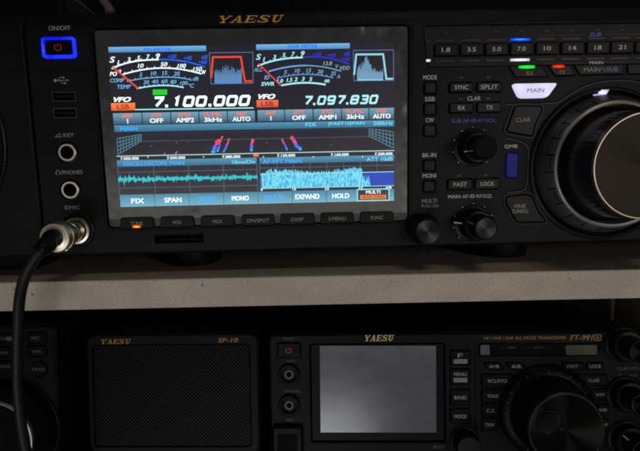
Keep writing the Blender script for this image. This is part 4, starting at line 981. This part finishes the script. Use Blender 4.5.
bd = [i for i in range(nx+1)]+[j*(nx+1)+nx for j in range(1, nz+1)]+[nz*(nx+1)+i for i in range(nx-1, -1, -1)]+[j*(nx+1) for j in range(nz-1, 0, -1)]
for k in range(len(bd)): a, b = bd[k], bd[(k+1) % len(bd)]; rimf.append([a, b, b+n0, a+n0])
mb.add(vs+vs2, fs2+[[a+n0 for a in f] for f in fs2]+rimf, clm); obj('cloth', mb, CL, smooth=80)
hp = smooth_pts([Vector(hz(u, v, h)) for u, v, h in ((82, -22, -30), (96, -8, -27), (104, 1, -24), (108.2, 7, -22), (110.5, 13.8, -21))], 5)
mb = MB(); mb.tube(hp, [1.6+1.3*(i/len(hp))+.12*math.sin(i*.8) for i in range(len(hp))], hem, 14); obj('hem', mb, CL)
hp = smooth_pts([Vector(hz(u, v, h)) for u, v, h in ((60, -14, -26), (78, 1, -19), (95, 14.5, -16))], 6)
mb = MB(); mb.tube(hp, .5, plastic('seam_thread', (.045, .043, .05), .8, .1), 8); obj('seam', mb, CL)

# =================================================================== SMALL TRANSCEIVER (right, below)
def low_body(root, x0, x1, z0, z1, depth, r=4, w=None):
    mb = MB(); mb.prism(rrect((x0+x1)/2, (z0+z1)/2, x1-x0, z1-z0, r, 6), 0, 9, M['low'], 1.4); f_ = obj('front_panel', mb, root)
    mb = MB(); mb.prism(rrect((x0+x1)/2, (z0+z1)/2-.5, x1-x0-3, z1-z0-3, r, 6), 9, depth, M['body'], .5); obj('case', mb, root)
    for x in (x0+28, x1-28):
        mb = MB(); mb.box(x-8, x+8, 14, 24, -24, z0+2, M['body'], .6); obj('stand_leg', mb, root)
    return f_
# each small device leans back on a front stand
zd1 = Q(400, 333)[1]; zd0 = 6.0
R9 = thing('radio_transceiver', 'small black transceiver with an unlit grey screen below the shelf at right', 'radio', Q.O, Q.eul)
rx0 = Q(269, 380)[0]; rx1 = rx0+229
w9 = MB(); fp = low_body(R9, rx0, rx1, zd0, zd1, 255)
q = lambda t, u, v, w, h, m='dimw', y=-.05, sh=0, b=.008: legend(t, *Q(u, v), w, h, R9, y, m, b, shear=sh)
def qrect(u0, v0, u1, v1, r=.8): x0, z1 = Q(u0, v0); x1, z0 = Q(u1, v1); return rrect((x0+x1)/2, (z0+z1)/2, x1-x0, z1-z0, r)
def qbtn(name, ol, t=None, w=None, h=1.9, m='dimw', hh=1.0, mat='lowbtn', lz=0, lx=0): return button(name, R9, ol, hh, mat, t, w, h, m, w9, .45, 2.4, .4, lx, lz)
o = qbtn('power_button', qrect(277.5, 343, 300.7, 357)); mb = MB(); power_symbol(mb, *Q(288.6, 350.4, 1), 1.6, -1.06, M['redp'], .45); obj('power_symbol', mb, o)
q('ON/OFF', 289, 338.8, 7.6, 1.5, 'fade'); q('KEY', 291.5, 361.4, 4.6, 1.6, 'fade'); q('PHONES', 293, 391.3, 9.4, 1.7, 'fade'); q('MIC', 290, 420, 5, 1.6, 'fade')
for u, v in ((289, 374.3), (289.3, 405)):
    x, z = Q(u, v); mb = MB(); mb.lathe(x, z, [(6.6, .3), (6.5, -1.6), (5.9, -2.2), (5.0, -2.2), (4.6, -1.6), (4.4, -.6), (3.2, -.4), (3.0, 0)], M['lowbtn'], 48)
    mb.lathe(x, z, [(3.0, -.5), (2.7, -.9), (1.7, -.9), (1.6, 6), (0, 6)], M['ring'], 32); w9.prism(circ(x, z, 3.1), -6, 8, M['void']); obj('socket', mb, R9)
x, z = Q(288, 440); mb = MB(); mb.prism(rrect(x, z, 18.5, 19, 2.2), -3.5, 2, M['lowbtn'], 1.2); ms = obj('microphone_socket', mb, R9)
mb = MB(); mb.prism(rrect(x, z-1, 12, 12, 1), -3.7, -3.4, M['void']); obj('opening', mb, ms)
# screen
ol = qrect(309, 343.6, 446.5, 443, 2.2); w9.prism(ol, -6, 3.2, M['void'])
mb = MB(); mb.prism(off(ol, -.3), 1.0, 3.1, M['lowbtn'], .9); sb = obj('display_bezel', mb, R9)
so = [Q(320.4, 433), Q(436.6, 433), Q(436.2, 345.8), Q(319.6, 345.8)]
mb = MB(); mb.prism(so, .3, 1.5, M['offscreen'], .12); obj('display_screen', mb, R9, label='unlit grey display screen')
x, z = Q(303.5, 395); mb = MB(); mb.lathe(0, 0, [(1, 1), (1, 1.01)], M['void'], 4); 
mb = MB(); xa, za_ = Q(364, 341.3); xb, zb_ = Q(394.5, 334.9); wordmark(mb, xa, za_, xb-xa, zb_-za_, -.06, M['goldb'], .3); obj('wordmark', mb, R9, label='gold serif lettering YAESU')
for ts, va, vb in ((('F', 'M-LIST'), 350.6, 365), (('MENU', 'SETUP'), 369, 384), (('BAND',), 389.6, 404.5), (('MODE',), 408.8, 423)):
    ol = qrect(450, va, 470, vb, .7); o = qbtn('side_button', ol); cx_, cz_ = Q(460, (va+vb)/2)
    if len(ts) == 1: legend(ts[0], cx_, cz_, 7.2, 2.2, o, -1.04, 'dimw', .01, 'legend')
    else:
        legend(ts[0], cx_, cz_+1.6, 3.0 if len(ts[0]) == 1 else 7.4, 2.5 if len(ts[0]) == 1 else 2.1, o, -1.04, 'dimw', .01, 'legend')
        mb = MB(); mb.prism(rrect(cx_, cz_-1.9, 8, 2.5, .3), -1.05, -.9, M['dimw']); mb.text(ts[1], cx_, cz_-1.9, 6.8, 1.5, -1.09, M['void'], 0); obj('boxed_legend', mb, o)
q('MULTI', 439, 447, 7, 1.8, 'fade')
# dividing ridge
x = Q(475, 390)[0]; w9.box(x-.4, x+.4, -3, .9, zd0+3, zd1-5, M['void'])
# headline and dark indicator window with painted reflections
mb = MB(); x, z = Q(525, 338); mb.text('HF / VHF / UHF ALL MODE TRANSCEIVER', x, z, 48, 1.9, -.05, M['goldp'], .005); obj('printed_legend', mb, R9)
mb = MB(); x, z = Q(581.5, 337.8); mb.text('FT-991', x, z, 13.4, 3.1, -.05, M['goldp'], .015, .2); obj('model_lettering', mb, R9)
mb = MB(); x, z = Q(597.6, 337.6); a = rrect(x, z, 4.2, 3.8, .3); mb.frame(a, off(a, -.4), -.09, -.04, M['goldp']); mb.text('A', x, z, 2.1, 2.2, -.06, M['goldp'], .02); obj('boxed_letter', mb, R9)
ol = rpoly([Q(478.5, 356.2), Q(594, 355.6), Q(600.5, 349), Q(600, 343.4), Q(478.5, 343.6)], 1.2)
w9.prism(off(ol, .3), -6, 1.6, M['void']); mb = MB(); mb.prism(ol, -.1, 1.5, M['void'], .3); iw_ = obj('indicator_window', mb, R9)
for (ua, ub, c) in ((480.5, 489.5, (.09, .09, .12)), (566, 597, (.05, .045, .026))):  # blurred reflections in the window, painted as tinted patches
    x0, z0 = Q(ua, 355); x1, z1 = Q(ub, 345); mb = MB(); mb.prism(rrect((x0+x1)/2, (z0+z1)/2, x1-x0, z1-z0, .8), -.18, -.1, plastic('reflection_tint', c, .25, .5, .05), .04); obj('painted_reflection', mb, iw_)
for t, u in (('—  NEW  —', 512, ), ('—  VFO-A  —', 539), ('—  VFO-B  —', 570)): legend(t, *Q(u, 347.5), 13, 1.2, iw_, -.24, 'fade', 0, 'legend')
# keys round the dial
def pq(pts, r=.8): return pxpoly(Q, pts, r)
for t, pts, w in (('A=B', [(488, 369.6), (504, 369.6), (499, 362.6), (483.5, 362.6)], 5.6), ('A/B', [(510.5, 369.6), (526, 369.6), (521, 362.6), (505.5, 362.6)], 5.4),
                  ('RCL/STO', [(481.5, 387), (505, 387), (513, 374.2), (481.5, 374.2)], 11), ('TUNE', [(481.5, 402), (499, 402), (503.5, 389.6), (481.5, 389.6)], 6.6),
                  ('C.S', [(481.5, 416.2), (496.8, 416.2), (498.6, 404.2), (481.5, 404.2)], 4.4), ('TXW', [(481.5, 430.6), (497.6, 430.6), (496.6, 418.4), (481.5, 418.4)], 5.6),
                  ('FAST', [(565, 369.4), (583, 369.4), (583, 362.6), (561, 362.6)], 6.4), ('LOCK', [(586, 369.4), (604, 369.4), (602.5, 362.6), (586, 362.6)], 6.6),
                  ('CLAR', [(584, 385.6), (606.5, 385.6), (606.5, 374.4), (576.5, 374.4)], 6.6), ('V/M', [(594, 399.8), (607, 399.8), (607, 389), (588.5, 389)], 5.2),
                  ('V▸M', [(599, 415.4), (607.5, 415.4), (607.5, 404), (596.5, 404)], 4.4), ('M▸V', [(600.6, 430), (607.5, 430), (607.5, 418.6), (600, 418.6)], 3.6)):
    qbtn('function_key', pq(pts), t, w, 2.0, 'dimw', .8, lx=.8 if t in ('CLAR', 'V/M') else 0)
# dial
ex, ez = Q(566, 431, 27); hx, hz_ = Q(548, 411, 3)
print('small dial', (round(ex, 1), round(ez, 1)), (round(hx, 1), round(hz_, 1)))
ex, ez = (ex+hx)/2+.3, (ez+hz_)/2-.6
w9.prism(circ(ex, ez, 28.6, 90), -6, 2, M['void'])
mb = MB(); mb.lathe(ex, ez, [(28.3, 2), (28.2, -1.2), (27.4, -2.2), (26.4, -3.4), (23.2, -4.4), (22, -4.4)], M['lowbtn'], 120); fl = obj('dial_flange', mb, R9)
mb = MB()
for k in range(24):
    a = 2*PI*k/24; r1_, r2_ = (25.6, 24.6) if k % 2 else (26.0, 24.2)
    mb.stroke([(ex+r1_*math.cos(a), ez+r1_*math.sin(a)), (ex+r2_*math.cos(a), ez+r2_*math.sin(a))], .4, -4.15, M['fade'])
obj('scale_marks', mb, fl)
mb = MB(); mb.lathe(ex, ez, [(22.8, -3), (22.9, -5.4), (22.4, -6.2), (22.3, -20), (21.4, -24.5), (20.8, -25.8)], M['knob'], 180, lambda i, k: 1+(.008 if (i % 4) < 2 and 1 < k < 4 else 0)); sd = obj('main_dial', mb, R9)
mb = MB(); mb.lathe(ex, ez, [(20.85, -25.6), (20.1, -26.5), (19.6, -26.5)], M['dialr'], 140); obj('bright_edge', mb, sd)
mb = MB(); mb.lathe(ex, ez, [(19.65, -26.0), (19.6, -26.45), (10, -26.3), (0, -26.25)], M['lowdisc'], 140); obj('dial_face', mb, sd)
ix, iz = Q(548.6, 423, 26.5); mb = MB(); mb.lathe(ix, iz, [(7.0, -26.2), (6.9, -27.0), (6.4, -27.1), (5.8, -26.7), (5.0, -26.55), (3, -26.5), (0, -26.45)], M['lowbtn'], 60); obj('finger_dimple', mb, sd)
# small knobs at right
for u, v, h, r in ((628, 346, 5, 9.2), (630, 397, 5, 9.4), (631, 442, 5, 9.4)):
    x, z = Q(u, v, h); mb = MB(); mb.lathe(x, z, [(r+1.8, .3), (r+1.7, -.8), (r+.9, -1.3), (r*1.0, -1.4)], M['lowbtn'], 56); obj('knob_base', mb, R9)
    mb = MB(); mb.lathe(x, z, [(r*.96, -1), (r*.96, -5.6), (r*.9, -6.4), (r*.7, -6.5)], M['knob'], 56); ko = obj('outer_knob', mb, R9)
    mb = MB(); mb.lathe(x, z, [(r*.72, -6), (r*.7, -16), (r*.64, -17.2), (r*.58, -17.4)], M['knob'], 80, lambda i, k: 1+(.015 if (i//2) % 2 and k < 2 else 0)); ki = obj('inner_knob', mb, R9)
    mb = MB(); mb.lathe(x, z, [(r*.6, -17.2), (r*.57, -17.5), (0, -17.45)], M['disc'], 50); obj('cap', mb, ki)
mb = MB(); x, z = Q(631, 442, 17.5); mb.stroke([(x-4.4, z+3.6), (x-1.2, z+1.1)], .5, -17.6, M['dimw']); obj('pointer', mb, R9)
q('CLAR/VFO-B', 630, 368.6, 15, 2.0, 'fade'); q('RF GAIN', 627.6, 375.6, 10.5, 2.0, 'fade'); q('AF GAIN', 627.8, 423.4, 10.5, 2.0, 'fade')
x, z = Q(467, 445, 6); mb = MB(); mb.lathe(x, z, [(8.6, .3), (8.5, -1), (8.0, -1.4), (7.6, -1.5), (7.2, -10), (6.6, -11.2), (0, -11.3)], M['knob'], 72, lambda i, k: 1+(.015 if (i//2) % 2 and 2 < k < 5 else 0)); obj('push_knob', mb, R9)
cut(fp, w9)

# =================================================================== SMALL SPEAKER
SPM = thing('extension_speaker', 'black box speaker with perforated grille between the two lower transceivers', 'speaker', Q.O, Q.eul)
a0 = Q(86.5, 380)[0]; a1 = Q(259.5, 380)[0]; z1 = Q(170, 333.6)[1]
f2 = low_body(SPM, a0, a1, zd0, z1, 130, 7.5)
gl = qrect(91.6, 344.8, 252.2, 447.5, 2.6); w3 = MB(); w3.prism(gl, -6, 2.0, M['void']); cut(f2, w3)
mb = MB(); mb.prism(off(gl, -.35), .5, 1.9, M['grille'], .5); obj('grille', mb, SPM)
mb = MB(); xa, za_ = Q(100.2, 344.2); xb, zb_ = Q(131.6, 338.9); za_ = Q(116, 344.0)[1]; zb_ = Q(116, 339.2)[1]; wordmark(mb, xa, za_, xb-xa, zb_-za_, -.06, M['goldp'], .3); obj('wordmark', mb, SPM, label='gold serif lettering YAESU')
mb = MB(); x, z = Q(228, 340.2); mb.text('SP-10', x, z, 12.2, 2.6, -.05, M['goldp'], .02, .2); obj('model_lettering', mb, SPM)

# =================================================================== LEFT TRANSCEIVER (partly in frame)
LT_ = thing('radio_transceiver', 'dark transceiver at lower left behind the hanging cable, with PBT and MPAD keys', 'radio', Q.O, Q.eul)
b1 = Q(57, 390)[0]; b0 = b1-238; zt = Q(40, 325)[1]
f3 = low_body(LT_, b0, b1, zd0, zt, 240, 5); w4 = MB()
def lbtn(ol, t, w, name='function_key'): return button(name, LT_, ol, 1.0, 'lowbtn', t, w, 2.0, 'fade', w4, .45, 2.4, .45)
lbtn(qrect(26.5, 332.4, 46.8, 343.4, 1.4), 'PBT', 5.4); lbtn(qrect(26.8, 346, 47.2, 356.6, 1.4), 'V/M', 5.4)
x, z = Q(39.5, 369); lbtn(circ(x, z, 5.0, 40), 'MPAD', 8)
lbtn(qrect(-6, 333.4, 16, 344, 1.4), None, None); lbtn(qrect(-6, 347, 16, 357.4, 1.4), 'A/B', 5); lbtn(qrect(-6, 361, 16, 372, 1.4), None, None)
legend('CH/', *Q(3, 338.8, 1), 4.6, 1.9, LT_, -1.04, 'fade'); legend('TONE', *Q(5, 366.5, 1), 7, 1.9, LT_, -1.04, 'fade')
x, z = Q(9.5, 338.8, 1); mb = MB(); mb.prism(rrect(x, z, 3.6, 2.4, .2), -1.08, -.95, M['fade']); obj('boxed_legend', mb, LT_)
lx_, lz_ = Q(-7, 441.5, 16); w4.prism(circ(lx_, lz_, 29.9, 90), -6, 2, M['void'])
mb = MB(); mb.lathe(lx_, lz_, [(31.8, .3), (31.7, -1.0), (30.8, -1.5), (29.9, -1.2), (29.8, 2)], M['lowbtn'], 120); obj('dial_surround', mb, LT_)
mb = MB(); mb.lathe(lx_, lz_, [(28.6, 2), (28.6, -5), (27.8, -7), (26.6, -9), (25.6, -14), (24.6, -15.6), (24.1, -16)], M['knob'], 180, lambda i, k: 1+(.008 if (i % 4) < 2 and 0 < k < 4 else 0)); ld = obj('main_dial', mb, LT_)
mb = MB(); mb.lathe(lx_, lz_, [(24.2, -15.8), (23.8, -16.6), (23.2, -16.9), (22.6, -16.8)], M['jack'], 160); obj('bright_edge', mb, ld)
mb = MB(); mb.lathe(lx_, lz_, [(22.7, -16.7), (22.2, -16.2), (12, -15.9), (0, -15.8)], M['void'], 100); obj('dial_face', mb, ld)
cut(f3, w4)

# =================================================================== LIGHT, WORLD, CAMERA
def area(name, loc, target, sx, sy, power, col):
    d = bpy.data.lights.new(name, 'AREA'); d.shape = 'RECTANGLE'; d.size = sx; d.size_y = sy; d.energy = power; d.color = col
    o = bpy.data.objects.new(name, d); C.objects.link(o); o.location = loc
    o.rotation_euler = (Vector(target)-Vector(loc)).to_track_quat('-Z', 'Y').to_euler(); return o
area('room_light_low', (-.33, -1.15, -.52), (0, .28, .22), .80, .52, 5.2, (.93, .95, 1))
area('added_film_light', (-.15, -1.2, .13), (0, .28, .25), 1.7, .24, 1.15, (1, .95, .86))  # added unseen area light, gives the film its hazy reflection
area('room_light_right', (.80, -.95, .36), (.1, .28, .22), .45, .45, 3.0, (1, .93, .86))
area('room_light_top', (.35, -.25, 1.6), (.1, .3, .3), .5, .3, 1.3, (1, .86, .68))
W = bpy.data.worlds.new('World'); bpy.context.scene.world = W; W.use_nodes = True
W.node_tree.nodes['Background'].inputs[0].default_value = (.8, .85, 1, 1); W.node_tree.nodes['Background'].inputs[1].default_value = .012
cd = bpy.data.cameras.new('camera'); co = bpy.data.objects.new('camera', cd); C.objects.link(co)
cd.sensor_width = 36; cd.lens = 36*FPX/640; cd.clip_start = .01; cd.clip_end = 20
mt = Matrix((CR, CU, -Fv)).transposed().to_4x4(); mt.translation = CAM*S; co.matrix_world = mt
cd.dof.use_dof = True; cd.dof.focus_distance = .272; cd.dof.aperture_fstop = 14
sc_ = bpy.context.scene; sc_.camera = co
sc_.view_settings.view_transform = 'Standard'; sc_.view_settings.look = 'None'; sc_.view_settings.exposure = 0; sc_.view_settings.gamma = 1
sc_.render.resolution_x = 1024; sc_.render.resolution_y = 722
sc_.render.engine = 'CYCLES'; sc_.cycles.filter_width = 2.2
